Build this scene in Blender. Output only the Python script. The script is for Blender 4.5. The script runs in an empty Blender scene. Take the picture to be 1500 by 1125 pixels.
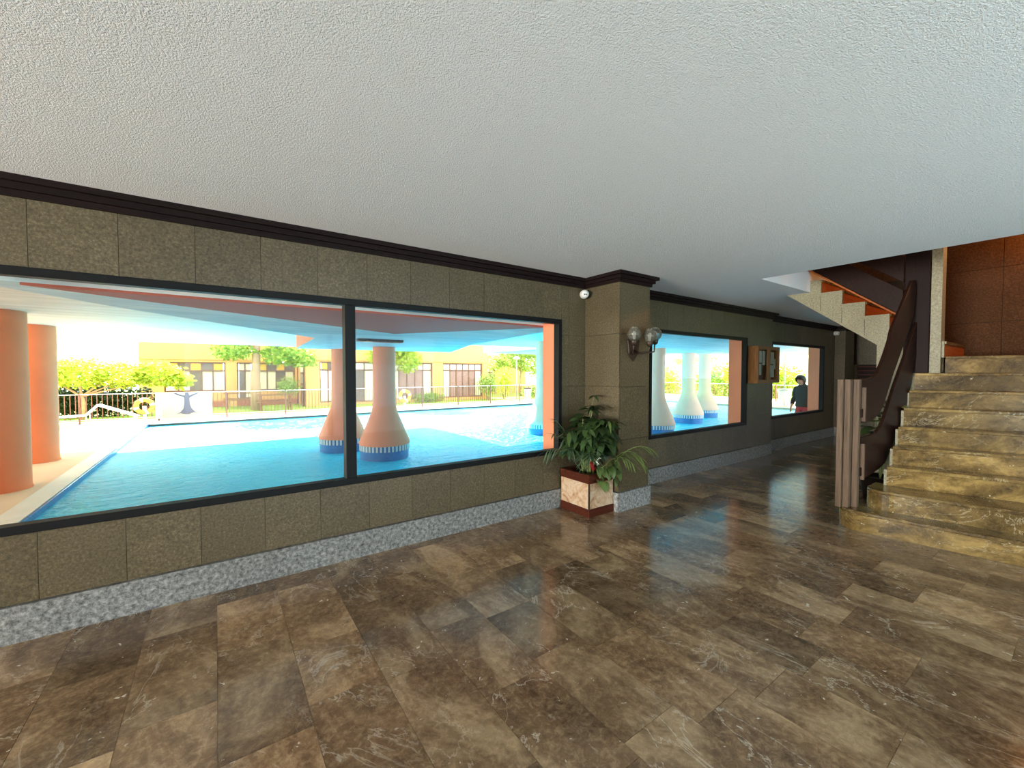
import bpy, math, random
from mathutils import Vector, Matrix
PI = math.pi
scene = bpy.context.scene
col = scene.collection
# ------------------------------------------------------------------ camera
F, H = 610.0, 1.5
YAW = math.atan2(859, F); PITCH = math.atan2(17.5, F)
fw = Vector((math.cos(YAW) * math.cos(PITCH), math.sin(YAW) * math.cos(PITCH), -math.sin(PITCH)))
cd = bpy.data.cameras.new('camera'); cam = bpy.data.objects.new('camera', cd); col.objects.link(cam)
cam.location = (0, 0, H); cam.rotation_euler = fw.to_track_quat('-Z', 'Y').to_euler()
cd.sensor_width = 36; cd.sensor_fit = 'HORIZONTAL'; cd.lens = F / 1500 * 36; cd.clip_start = .05; cd.clip_end = 300
scene.camera = cam
# ------------------------------------------------------------------ light
vs = scene.view_settings
vs.view_transform = 'Standard'; vs.look = 'None'; vs.gamma = 1; vs.use_curve_mapping = False
vs.exposure = 0.0
w = bpy.data.worlds.new('sky'); scene.world = w; w.use_nodes = True
bg = w.node_tree.nodes['Background']; bg.inputs[0].default_value = (.86, .93, 1, 1); bg.inputs[1].default_value = 5.6
def light(name, kind, loc, dirv, energy, color, size=None, sy=None):
    l = bpy.data.lights.new(name, kind); o = bpy.data.objects.new(name, l); col.objects.link(o)
    o.location = loc; o.rotation_euler = Vector(dirv).to_track_quat('-Z', 'Y').to_euler()
    l.energy = energy; l.color = color
    if kind == 'AREA': l.shape = 'RECTANGLE'; l.size = size; l.size_y = sy
    return o
sun = light('sun', 'SUN', (0, 30, 30), (.08, -.80, -.58), 38.0, (1, .95, .86)); sun.data.angle = .01
# area lights added outside unseen glazing to brighten the hall (panes are built below)
light('entrance_fill_light', 'AREA', (-9.25, .9, 1.2), (1, 0, .45), 1850, (1, .96, .90), 3.6, 2.3)
light('rear_fill_light', 'AREA', (2.2, -3.8, 1.2), (0, .5, 1), 185, (.30, .80, 1), 5.6, 2.3)
cy = scene.cycles
cy.max_bounces = 8; cy.diffuse_bounces = 5; cy.glossy_bounces = 4; cy.transparent_max_bounces = 12
cy.caustics_reflective = False; cy.caustics_refractive = False; cy.sample_clamp_indirect = 6
R = random.Random(7)
# ------------------------------------------------------------------ materials
def srgb(r, g, b):
    f = lambda c: (c / 255 / 12.92) if c <= 10 else ((c / 255 + .055) / 1.055) ** 2.4
    return (f(r), f(g), f(b), 1)
class NT:
    def __init__(s, name):
        s.m = bpy.data.materials.new(name); s.m.use_nodes = True; s.t = s.m.node_tree
        s.b = s.t.nodes['Principled BSDF']; s.o = s.t.nodes['Material Output']
    def n(s, typ, **kw):
        nd = s.t.nodes.new(typ)
        for k, v in kw.items():
            if k in nd.inputs: nd.inputs[k].default_value = v
            else: setattr(nd, k, v)
        return nd
    def l(s, a, b): s.t.links.new(a, b)
    def coord(s, kind='Object', scale=(1, 1, 1), rnd=0, rot=(0, 0, 0)):
        tc = s.n('ShaderNodeTexCoord'); mp = s.n('ShaderNodeMapping'); mp.inputs['Scale'].default_value = scale
        mp.inputs['Rotation'].default_value = rot
        s.l(tc.outputs[kind], mp.inputs['Vector'])
        if rnd:
            oi = s.n('ShaderNodeObjectInfo'); mu = s.n('ShaderNodeMath', operation='MULTIPLY'); mu.inputs[1].default_value = rnd
            s.l(oi.outputs['Random'], mu.inputs[0]); cb = s.n('ShaderNodeCombineXYZ')
            for i in range(3): s.l(mu.outputs[0], cb.inputs[i])
            s.l(cb.outputs[0], mp.inputs['Location'])
        return mp.outputs[0]
    def noise(s, vec, scale, detail=4, rough=.6, dist=0):
        nd = s.n('ShaderNodeTexNoise'); nd.inputs['Scale'].default_value = scale; nd.inputs['Detail'].default_value = detail
        nd.inputs['Roughness'].default_value = rough; nd.inputs['Distortion'].default_value = dist
        if vec: s.l(vec, nd.inputs['Vector'])
        return nd.outputs['Fac']
    def ramp(s, fac, stops):
        r = s.n('ShaderNodeValToRGB'); e = r.color_ramp.elements
        while len(e) < len(stops): e.new(.5)
        for i, (p, c) in enumerate(stops): e[i].position = p; e[i].color = c if len(c) == 4 else (*c, 1)
        s.l(fac, r.inputs[0]); return r.outputs[0]
    def mix(s, fac, a, b, mode='MIX'):
        m = s.n('ShaderNodeMix', data_type='RGBA', blend_type=mode)
        if isinstance(fac, (int, float)): m.inputs[0].default_value = fac
        else: s.l(fac, m.inputs[0])
        for k, v in ((6, a), (7, b)):
            if isinstance(v, tuple): m.inputs[k].default_value = v
            else: s.l(v, m.inputs[k])
        return m.outputs[2]
    def bump(s, fac, strength, dist=.01):
        b = s.n('ShaderNodeBump'); b.inputs['Strength'].default_value = strength; b.inputs['Distance'].default_value = dist
        s.l(fac, b.inputs['Height']); s.l(b.outputs[0], s.b.inputs['Normal'])
    def color(s, c):
        if isinstance(c, tuple): s.b.inputs['Base Color'].default_value = c
        else: s.l(c, s.b.inputs['Base Color'])
    def rough(s, r, spec=.5): s.b.inputs['Roughness'].default_value = r; s.b.inputs['Specular IOR Level'].default_value = spec
def plain(name, c, r=.6, spec=.5, var=.12, scale=6, bump=0, metal=0):
    t = NT(name); v = t.coord(); f = t.noise(v, scale)
    d = tuple(x * (1 - var) for x in c[:3]) + (1,); u = tuple(min(1, x * (1 + var)) for x in c[:3]) + (1,)
    t.color(t.ramp(f, [(.3, d), (.7, u)])); t.rough(r, spec); t.b.inputs['Metallic'].default_value = metal
    if bump: t.bump(f, bump)
    return t.m
M = {}
# brown granite wall cladding: fine speckle
def granite(name, cs, sc=70, rough=.45, spec=.4, rnd=.12):
    t = NT(name); v = t.coord('Object', rnd=9); f = t.noise(v, sc, 5, .75); g = t.noise(v, 2.2, 3)
    c = t.ramp(f, cs); oi = t.n('ShaderNodeObjectInfo')
    k = t.ramp(oi.outputs['Random'], [(0, (1 - rnd,) * 3), (1, (1 + rnd * .4,) * 3)])
    c = t.mix(1, c, k, 'MULTIPLY'); c = t.mix(1, c, t.ramp(g, [(.3, (.82, .82, .80)), (.7, (1, 1, 1))]), 'MULTIPLY')
    t.color(c); t.rough(rough, spec); t.bump(f, .08, .002); return t.m
M['granite'] = granite('brown_granite', [(.30, srgb(58, 48, 32)), (.45, srgb(84, 73, 52)), (.58, srgb(104, 91, 67)), (.72, srgb(134, 120, 94))])
M['granite_grey'] = granite('grey_granite', [(.32, srgb(56, 56, 57)), (.44, srgb(112, 112, 111)), (.55, srgb(150, 150, 148)), (.7, srgb(194, 193, 190))], 34, .4)
M['granite_pale'] = granite('pale_granite', [(.30, srgb(112, 103, 80)), (.5, srgb(150, 141, 112)), (.72, srgb(182, 173, 146))], 60)
M['granite_rust'] = granite('rust_brown_granite', [(.30, srgb(54, 34, 20)), (.5, srgb(80, 53, 32)), (.72, srgb(108, 76, 48))], 60, .75, .15)
M['joint'] = plain('joint_mortar', srgb(50, 43, 32), .9)
# brown marble
def marble(name, dark, mid, light, vein, rough=.12, spec=.6, tint=.5, ground=1.0, bright=(0.55, 1.25), fine=.45, vs_=.5, vm=.50):
    t = NT(name); v = t.coord('Object', (1, 1, 1), rnd=37); v2 = t.coord('Object', (1.0, .55, 1), rnd=23, rot=(0, 0, .5))
    a = t.noise(v2, 2.4 * ground, 9, .68, .9); b = t.noise(v, 26 * ground, 8, .78, .5)
    c = t.ramp(a, [(.37, dark), (.5, mid), (.62, light)])
    c = t.mix(fine, c, t.ramp(b, [(.38, dark), (.5, mid), (.64, light)]))
    oi = t.n('ShaderNodeObjectInfo')
    k = t.ramp(oi.outputs['Random'], [(0, (bright[0],) * 3), (.25, (.78,) * 3), (.7, (1.0,) * 3), (1, (bright[1], bright[1] * .97, bright[1] * .93))])
    c = t.mix(1, c, k, 'MULTIPLY')
    # thin pale veins: narrow band of a distorted noise
    n1 = t.noise(v2, 1.7 * ground, 8, .62, 1.8)
    vr = t.ramp(n1, [(.49, (0, 0, 0)), (.5, (1, 1, 1)), (.51, (0, 0, 0))])
    n2 = t.noise(v, 1.1, 3); mk = t.ramp(n2, [(vm, (0, 0, 0)), (vm + .16, (.8, .8, .8))])
    vf = t.mix(1, vr, mk, 'MULTIPLY'); c = t.mix(t.mix(1, vf, (vs_, vs_, vs_, 1), 'MULTIPLY'), c, vein)
    n3 = t.noise(v, 19 * ground, 3, .55, .8); sp = t.ramp(n3, [(.70, (0, 0, 0)), (.73, (.8, .8, .8))])
    c = t.mix(sp, c, vein)
    t.color(c); t.rough(rough, spec)
    rr = t.ramp(b, [(.3, (rough * .8,) * 3), (.7, (rough * 1.5,) * 3)]); t.l(rr, t.b.inputs['Roughness'])
    return t.m
M['floor'] = marble('brown_marble_floor', srgb(78, 60, 43), srgb(124, 100, 75), srgb(182, 156, 122), srgb(214, 204, 186), .13, .6, bright=(.55, 1.3), fine=.4, vs_=.65, vm=.47)
M['step'] = marble('stair_marble', srgb(54, 40, 20), srgb(114, 91, 50), srgb(162, 134, 80), srgb(214, 200, 165), .16, .5, ground=1.5, bright=(.7, 1.15), fine=.25, vs_=.5, vm=.42)
# stippled ceiling plaster
t = NT('stipple_plaster'); v = t.coord(); f = t.noise(v, 120, 3, .6); g = t.noise(v, 240, 2)
t.color((.80, .80, .79, 1)); t.rough(.85, .2); t.bump(t.mix(.3, f, g), 1, .011); M['ceiling'] = t.m
def wood(name, a, b, rough=.35, axis=2, sc=3):
    t = NT(name); s = [14, 14, 14]; s[axis] = .8
    v = t.coord('Object', tuple(s), rnd=5); f = t.noise(v, sc, 6, .65, .5); t.color(t.ramp(f, [(.3, a), (.7, b)])); t.rough(rough, .12); return t.m
M['dark_wood'] = wood('dark_stained_wood', srgb(20, 10, 8), srgb(36, 19, 14), .5)
M['dark_wood_x'] = wood('dark_stained_wood_long', srgb(26, 14, 11), srgb(48, 27, 20), .4, 0)
M['crown'] = wood('black_brown_moulding', srgb(20, 12, 12), srgb(34, 21, 19), .5, 0)
M['newel'] = wood('worn_brown_wood', srgb(80, 63, 50), srgb(122, 100, 82), .35)
M['mid_wood'] = wood('honey_brown_wood', srgb(110, 72, 38), srgb(150, 102, 58), .4)
M['orange_wood'] = wood('orange_brown_wood', srgb(150, 78, 38), srgb(186, 104, 54), .4, 0)
M['red_wood'] = wood('red_mahogany', srgb(60, 28, 20), srgb(88, 44, 30), .35, 0)
M['black_metal'] = plain('black_frame_metal', srgb(13, 13, 14), .55, .2)
M['steel'] = plain('pale_metal', srgb(190, 190, 186), .4, metal=.4)
M['bronze'] = plain('old_bronze', srgb(58, 42, 30), .45, metal=.3)
M['white'] = plain('white_plastic', srgb(228, 226, 220), .4, var=.03)
M['black'] = plain('black_plastic', srgb(18, 18, 20), .3)
M['paper'] = plain('paper', srgb(225, 225, 220), .8, var=.04)
# planter stone panels
t = NT('planter_marble'); v = t.coord('Object', rnd=4); f = t.noise(v, 9, 6, .7, 1.2)
t.color(t.ramp(f, [(.3, srgb(136, 88, 58)), (.45, srgb(188, 152, 118)), (.6, srgb(208, 184, 156)), (.75, srgb(156, 104, 70))])); t.rough(.25); M['planter_stone'] = t.m
# glass
def glassmat(name, tint=(1, 1, 1, 1), base=.01):
    t = NT(name); tr = t.n('ShaderNodeBsdfTransparent'); tr.inputs[0].default_value = tint
    gl = t.n('ShaderNodeBsdfGlossy'); gl.inputs['Roughness'].default_value = .01; gl.inputs[0].default_value = (1, 1, 1, 1)
    lw = t.n('ShaderNodeLayerWeight'); pw = t.n('ShaderNodeMath', operation='POWER'); t.l(lw.outputs['Facing'], pw.inputs[0]); pw.inputs[1].default_value = 5
    fr = t.n('ShaderNodeMath', operation='MULTIPLY_ADD'); t.l(pw.outputs[0], fr.inputs[0]); fr.inputs[1].default_value = .45; fr.inputs[2].default_value = base; mx = t.n('ShaderNodeMixShader')
    t.l(fr.outputs[0], mx.inputs[0]); t.l(tr.outputs[0], mx.inputs[1]); t.l(gl.outputs[0], mx.inputs[2]); t.l(mx.outputs[0], t.o.inputs[0]); return t.m
M['glass'] = glassmat('window_glass', (.97, .99, .98, 1), .006)
t = NT('frosted_globe_glass'); t.color(srgb(112, 108, 96)); t.rough(.12, .6); tr = t.n('ShaderNodeBsdfTransparent'); tr.inputs[0].default_value = (.85, .85, .82, 1); mx = t.n('ShaderNodeMixShader'); mx.inputs[0].default_value = .5
t.l(tr.outputs[0], mx.inputs[1]); t.l(t.b.outputs[0], mx.inputs[2]); t.l(mx.outputs[0], t.o.inputs[0]); M['globe'] = t.m
# outdoors
t = NT('pool_water'); v = t.coord('Object'); v2 = t.coord('Object', (1.0, 2.1, 1))
f = t.noise(v2, 2.6, 4, .6, .4); g = t.noise(v2, 9, 2, .5, .3)
c = t.ramp(t.noise(v, .35, 3), [(.3, (.012, .54, .90, 1)), (.7, (.045, .69, .98, 1))])
t.color(c); t.rough(.9, 0); t.bump(t.mix(.25, f, g), 1, .2)
nrm = t.b.inputs['Normal'].links[0].from_socket; gl = t.n('ShaderNodeBsdfGlossy'); gl.inputs['Roughness'].default_value = .27; t.l(nrm, gl.inputs['Normal'])
lw = t.n('ShaderNodeLayerWeight'); pw = t.n('ShaderNodeMath', operation='POWER'); t.l(lw.outputs['Facing'], pw.inputs[0]); pw.inputs[1].default_value = 5
fr = t.n('ShaderNodeMath', operation='MULTIPLY_ADD'); t.l(pw.outputs[0], fr.inputs[0]); fr.inputs[1].default_value = .55; fr.inputs[2].default_value = .02
mx = t.n('ShaderNodeMixShader'); t.l(fr.outputs[0], mx.inputs[0]); t.l(t.b.outputs[0], mx.inputs[1]); t.l(gl.outputs[0], mx.inputs[2]); t.l(mx.outputs[0], t.o.inputs[0]); M['water'] = t.m
def porch(name, a, b):
    t = NT(name); v = t.coord('Object', (.5, 3.2, 1)); f = t.noise(v, 1.6, 5, .6, .8); t.color(t.ramp(f, [(.3, a), (.7, b)])); t.rough(.6, .3); return t.m  # streaks put the pool's rippling reflected light into the ceiling colour
M['porch_white'] = porch('porch_ceiling_cream', (.74, .66, .53, 1), (.95, .88, .76, 1))
M['porch_blue'] = porch('porch_ceiling_pale_blue', (.50, .66, .72, 1), (.86, .94, .95, 1))
M['soffit_red'] = plain('red_brown_soffit', srgb(186, 96, 78), .7, var=.06, scale=1.5)
M['salmon'] = plain('salmon_render', srgb(255, 158, 118), .7, var=.05, scale=3)
M['peach'] = plain('peach_render', srgb(250, 204, 176), .7, var=.05, scale=3)
M['orange_col'] = plain('orange_render', srgb(248, 148, 102), .65, var=.06, scale=2)
M['tile_blue'] = plain('blue_mosaic', srgb(70, 130, 190), .25, var=.25, scale=40)
M['tile_white'] = plain('white_mosaic', srgb(226, 232, 228), .3, var=.04)
M['deck'] = plain('pale_deck_paving', srgb(232, 206, 176), .8, var=.08, scale=1.2)
M['coping'] = plain('white_coping_stone', srgb(236, 232, 222), .7, var=.05)
M['lawn'] = plain('sunlit_lawn', srgb(150, 178, 62), .9, var=.3, scale=2.5)
M['house'] = plain('ochre_render', srgb(218, 164, 100), .8, var=.07, scale=1.2)
M['house_brick'] = plain('red_brick_base', srgb(176, 108, 80), .85, var=.12, scale=5)
M['win_frame'] = plain('brown_window_frame', srgb(124, 84, 68), .5)
M['curtain'] = plain('cream_curtain', srgb(222, 214, 190), .8, var=.12, scale=12)
M['amber'] = plain('amber_glass', srgb(226, 178, 52), .3, var=.1)
M['dark_pane'] = plain('dim_window_pane', srgb(120, 104, 98), .15, var=.2)
t = NT('brick_shutter'); bt = t.n('ShaderNodeTexBrick'); bt.inputs['Scale'].default_value = 5; t.l(t.coord('Object', rot=(PI / 2, 0, 0)), bt.inputs['Vector'])
bt.inputs['Color1'].default_value = srgb(140, 100, 92); bt.inputs['Color2'].default_value = srgb(160, 118, 108); bt.inputs['Mortar'].default_value = srgb(176, 146, 134)
t.color(bt.outputs[0]); M['brick_shutter'] = t.m
def leafmat(name, a, b, r=.5, trans=.0):
    t = NT(name); oi = t.n('ShaderNodeObjectInfo'); gi = t.n('ShaderNodeNewGeometry'); f = t.noise(t.coord(), 5, 3)
    x = t.n('ShaderNodeMath', operation='ADD'); t.l(oi.outputs['Random'], x.inputs[0]); t.l(gi.outputs['Random Per Island'], x.inputs[1])
    y = t.n('ShaderNodeMath', operation='FRACT'); t.l(x.outputs[0], y.inputs[0])
    c = t.ramp(y.outputs[0], [(0, a), (1, b)]); t.color(c); t.rough(r, .4)
    if trans:
        tl = t.n('ShaderNodeBsdfTranslucent'); t.l(c, tl.inputs[0]); mx = t.n('ShaderNodeMixShader'); mx.inputs[0].default_value = trans
        t.l(t.b.outputs[0], mx.inputs[1]); t.l(tl.outputs[0], mx.inputs[2]); t.l(mx.outputs[0], t.o.inputs[0])
    return t.m
M['leaf_dark'] = leafmat('indoor_leaf', srgb(26, 42, 22), srgb(66, 88, 46), .35, .12)
M['leaf_grey'] = leafmat('palm_leaf', srgb(48, 70, 50), srgb(92, 116, 84), .4, .12)
M['leaf_lime'] = leafmat('light_leaf', srgb(70, 90, 44), srgb(120, 138, 74), .4, .15)
M['tree_lime'] = leafmat('lime_tree_leaf', srgb(150, 176, 44), srgb(214, 222, 92), .5, .5)
M['tree_green'] = leafmat('tree_leaf', srgb(104, 150, 50), srgb(176, 200, 84), .5, .5)
M['tree_pale'] = leafmat('pale_tree_leaf', srgb(140, 170, 80), srgb(206, 214, 130), .5, .5)
M['bark'] = plain('bark', srgb(170, 140, 108), .9, var=.2, scale=9)
M['stem'] = plain('green_stem', srgb(112, 122, 66), .6)
M['red'] = plain('red_petal', srgb(170, 34, 38), .5)
M['petal'] = plain('white_petal', srgb(226, 222, 200), .5)
M['soil'] = plain('soil', srgb(52, 38, 28), .95)
M['ring_orange'] = plain('life_ring_orange', srgb(240, 170, 60), .5, var=.05)
M['skin'] = plain('skin', srgb(206, 160, 132), .6, var=.03)
M['hoodie'] = plain('dark_hoodie', srgb(44, 54, 52), .9, var=.15)
M['shorts'] = plain('red_shorts', srgb(186, 62, 66), .8, var=.08)
M['hair'] = plain('brown_hair', srgb(50, 36, 28), .7)
# ------------------------------------------------------------------ mesh helpers
class MB:
    def __init__(s): s.v = []; s.f = []
    def box(s, x0, y0, z0, x1, y1, z1):
        n = len(s.v); s.v += [(x, y, z) for z in (z0, z1) for x, y in ((x0, y0), (x1, y0), (x1, y1), (x0, y1))]
        s.f += [tuple(n + i for i in q) for q in ((3, 2, 1, 0), (4, 5, 6, 7), (0, 1, 5, 4), (1, 2, 6, 5), (2, 3, 7, 6), (3, 0, 4, 7))]; return s
    def prism(s, poly, fn0, fn1):
        n = len(s.v); k = len(poly); s.v += [fn0(*p) for p in poly] + [fn1(*p) for p in poly]
        s.f += [tuple(n + i for i in reversed(range(k))), tuple(n + k + i for i in range(k))]
        s.f += [(n + i, n + (i + 1) % k, n + k + (i + 1) % k, n + k + i) for i in range(k)]; return s
    def slab(s, poly, z0, z1): return s.prism(poly, lambda x, y: (x, y, z0), lambda x, y: (x, y, z1))
    def tube(s, pts, rad, seg=8, cap=True):
        pts = [Vector(p) for p in pts]; rs = rad if isinstance(rad, (list, tuple)) else [rad] * len(pts); n0 = len(s.v); pu = None
        for i, p in enumerate(pts):
            d = (pts[min(i + 1, len(pts) - 1)] - pts[max(i - 1, 0)]).normalized()
            if pu is None: pu = Vector((0, 0, 1)) if abs(d.z) < .9 else Vector((1, 0, 0))
            a = d.cross(pu).normalized(); b = a.cross(d).normalized(); pu = b
            s.v += [tuple(p + (a * math.cos(2 * PI * j / seg) + b * math.sin(2 * PI * j / seg)) * rs[i]) for j in range(seg)]
        for i in range(len(pts) - 1):
            for j in range(seg):
                q = n0 + i * seg; s.f.append((q + j, q + (j + 1) % seg, q + seg + (j + 1) % seg, q + seg + j))
        if cap: s.f += [tuple(n0 + j for j in reversed(range(seg))), tuple(n0 + (len(pts) - 1) * seg + j for j in range(seg))]
        return s
    def lathe(s, prof, seg=32, c=(0, 0), cap=True):
        n0 = len(s.v)
        for r, z in prof: s.v += [(c[0] + r * math.cos(2 * PI * j / seg), c[1] + r * math.sin(2 * PI * j / seg), z) for j in range(seg)]
        for i in range(len(prof) - 1):
            for j in range(seg):
                q = n0 + i * seg; s.f.append((q + j, q + (j + 1) % seg, q + seg + (j + 1) % seg, q + seg + j))
        if cap: s.f += [tuple(n0 + j for j in reversed(range(seg))), tuple(n0 + (len(prof) - 1) * seg + j for j in range(seg))]
        return s
    def torus(s, c, axis, Rr, r, a=24, b=8, a0=0, a1=2 * PI):
        ax = Vector(axis).normalized(); u = ax.orthogonal().normalized(); w_ = ax.cross(u); n0 = len(s.v); full = a1 - a0 > 6.2
        na = a if full else a + 1
        for i in range(na):
            t = a0 + (a1 - a0) * i / a; rd = u * math.cos(t) + w_ * math.sin(t)
            for j in range(b):
                p = 2 * PI * j / b; s.v.append(tuple(Vector(c) + rd * (Rr + r * math.cos(p)) + ax * r * math.sin(p)))
        for i in range(a):
            for j in range(b):
                q0 = n0 + i * b; q1 = n0 + ((i + 1) % na) * b; s.f.append((q0 + j, q0 + (j + 1) % b, q1 + (j + 1) % b, q1 + j))
        return s
    def ball(s, c, r, seg=14, rings=9, sq=(1, 1, 1)):
        n0 = len(s.v)
        for i in range(rings + 1):
            t = PI * i / rings
            for j in range(seg):
                p = 2 * PI * j / seg; s.v.append((c[0] + r * sq[0] * math.sin(t) * math.cos(p), c[1] + r * sq[1] * math.sin(t) * math.sin(p), c[2] - r * sq[2] * math.cos(t)))
        for i in range(rings):
            for j in range(seg):
                q = n0 + i * seg; s.f.append((q + j, q + (j + 1) % seg, q + seg + (j + 1) % seg, q + seg + j))
        return s
    def mesh(s, name, mat, smooth=False):
        me = bpy.data.meshes.new(name); me.from_pydata(s.v, [], s.f); me.validate()
        if mat: me.materials.append(M[mat] if isinstance(mat, str) else mat)
        if smooth: me.polygons.foreach_set('use_smooth', [True] * len(me.polygons))
        me.update(); return me
    def build(s, name, mat, parent=None, smooth=False, bevel=0, auto=False):
        o = bpy.data.objects.new(name, s.mesh(name, mat, smooth)); col.objects.link(o)
        if parent: par(o, parent)
        if bevel:
            b = o.modifiers.new('bevel', 'BEVEL'); b.width = bevel; b.segments = 2; b.limit_method = 'ANGLE'
        if auto: smooth_angle(o)
        return o
def par(o, p): o.parent = p; o.matrix_parent_inverse = Matrix.Translation(-p.location) if p.rotation_euler[2] == 0 else (Matrix.Translation(p.location) @ Matrix.Rotation(p.rotation_euler[2], 4, 'Z')).inverted()
def local(o, p): o.parent = p
def smooth_angle(o, ang=.6):
    me = o.data; me.polygons.foreach_set('use_smooth', [True] * len(me.polygons))
    try: me.set_sharp_from_angle(angle=ang)
    except Exception: pass
def B(*a): return MB().box(*a)
def tag(o, label, cat, group=None, kind=None):
    o['label'] = label; o['category'] = cat
    if group: o['group'] = group
    if kind: o['kind'] = kind
    return o
def empty(name, loc, label=None, cat=None, group=None, kind=None, rz=0):
    o = bpy.data.objects.new(name, None); col.objects.link(o); o.location = loc; o.rotation_euler = (0, 0, rz); o.empty_display_size = .1
    if label: tag(o, label, cat, group, kind)
    return o
def inst(me, name, parent, mat4):
    o = bpy.data.objects.new(name, me); col.objects.link(o); o.parent = parent; o.matrix_parent_inverse = Matrix.Translation(-parent.location); o.matrix_basis = mat4; return o
def stuff(o): o['kind'] = 'stuff'; return o
# ================================================================== ROOM SHELL
YW, YC, ZC, ZS = 3.45, 3.60, 2.56, 2.885
SILL, HEAD = .60, 2.08
PIT = .37
# ---- floor: joint bed plus single marble slabs
fl = B(-9.0, -3.5, -.12, 13, 3.70, -.004).build('floor', 'floor')
tag(fl, 'polished brown marble slab floor of the hall', 'floor', kind='structure')
tile_cache = {}
def visible(x, y):
    d = x * math.cos(YAW) + y * math.sin(YAW); l = x * math.sin(YAW) - y * math.cos(YAW)
    return d > .9 and abs(l) < 1.27 * d + .9
ntile = 0
for i in range(-8, 40):
    x0 = -.02 + .335 * i; y = -.45 - R.random() * .6
    while y < 3.45:
        L = R.choice((.45, .6, .6, .75)); y1 = y + L; cx, cy_ = x0 + .1675, y + L / 2
        hi = YC if cx > 8.26 else YW
        if visible(cx, cy_) and cx < 12.95 and y < hi - .05 and not (cx > 5.2 and cy_ < .9):
            L2 = min(y1, hi) - y
            key = round(L2, 3)
            if key not in tile_cache: tile_cache[key] = B(-.1665, -L2 / 2 + .001, -.025, .1665, L2 / 2 - .001, 0).mesh('floor_slab', 'floor')
            o = bpy.data.objects.new('marble_slab', tile_cache[key]); col.objects.link(o); o.location = (cx, y + L2 / 2, 0); o.parent = fl; ntile += 1
        y = y1
print('floor slabs', ntile)
# ---- ceiling with stairwell opening
XO, YO = 5.07, 2.25
cb = MB().box(-9.2, -3.7, ZC, XO, 3.72, ZS).box(XO, YO, ZC, 13.2, 3.72, ZS).box(7.75, -3.7, ZC, 13.2, YO, ZS).box(XO, -3.7, ZC, 7.75, -.45, ZS)
ce = cb.build('ceiling', 'ceiling'); tag(ce, 'white stippled plaster ceiling with a stairwell opening', 'ceiling', kind='structure')
# ---- window wall core
wl = MB()
for (x0, x1, y, wins) in ((-9.0, 8.26, YW, [(-3.6, 3.12), (4.68, 7.33)]), (8.26, 13.0, YC, [(8.58, 11.20)])):
    cur = x0
    for a, b in wins:
        wl.box(cur, y + .02, -.2, a, 3.72, ZC); wl.box(a, y + .02, -.2, b, y + .08, SILL); wl.box(a, y + .08, -.2, b, 3.72, SILL - .06); wl.box(a, y + .02, HEAD, b, 3.72, ZC); cur = b
    wl.box(cur, y + .02, -.2, x1, 3.72, ZC)
wl = wl.build('wall_left', 'joint'); tag(wl, 'long wall of brown granite panels with picture windows onto the pool', 'wall', kind='structure')
ob = MB()
for a, b in ((-9.2, -3.6), (3.12, 4.68), (7.33, 8.58), (11.2, 13.2)): ob.box(a, 3.72, -1, b, 3.75, 2.42)
for a, b in ((-3.6, 3.12), (4.68, 7.33), (8.58, 11.2)): ob.box(a, 3.72, -1, b, 3.75, SILL - .07); ob.box(a, 3.72, HEAD + .02, b, 3.75, 2.42)
for a, b, y in ((-3.6, 3.12, YW), (4.68, 7.33, YW), (8.58, 11.2, YC)):
    for x in (a, b): ob.box(x - .012, y + .06, SILL, x + .012, 3.752, HEAD)
    if y == YC: ob.box(b - .012, 3.752, SILL - .3, b + .3, 3.90, HEAD + .2)
    ob.box(a, y + .06, HEAD - .012, b, 3.752, HEAD + .012); ob.box(a, y + .08, SILL - .07, b, 3.752, SILL - .05)
ob = ob.build('wall_facade', 'salmon'); tag(ob, 'salmon rendered outer face and window reveals of the hall wall', 'wall', kind='structure')
def panels(x0, x1, z0, z1, y, zj=()):
    xs = [x0]; k = math.ceil((x0 - .27) / PIT + .12); x = .27 + PIT * k
    while x < x1 - .05: xs.append(x); x += PIT
    xs.append(x1); zs = [z0] + [z for z in zj if z0 + .05 < z < z1 - .05] + [z1]
    for a, b in zip(xs, xs[1:]):
        for c, d in zip(zs, zs[1:]): B(a + .0012, y, c + .0012, b - .0012, y + .025, d - .0012).build('granite_panel', 'granite', wl)
ZJ = (.77, 1.34, 1.91)
panels(-1.95, 3.12, .21, SILL, YW); panels(-1.95, 3.12, HEAD, 2.46, YW); panels(3.12, 3.49, .21, 2.46, YW, ZJ)
panels(4.0, 4.68, .21, 2.46, YW, ZJ); panels(4.68, 7.33, .21, SILL, YW); panels(4.68, 7.33, HEAD, 2.46, YW); panels(7.33, 8.26, .21, 2.46, YW, ZJ)
panels(8.26, 8.58, .21, 2.46, YC, ZJ); panels(8.58, 11.2, .21, SILL, YC); panels(8.58, 11.2, HEAD, 2.46, YC); panels(11.2, 11.85, .21, 2.46, YC, ZJ)
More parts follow.
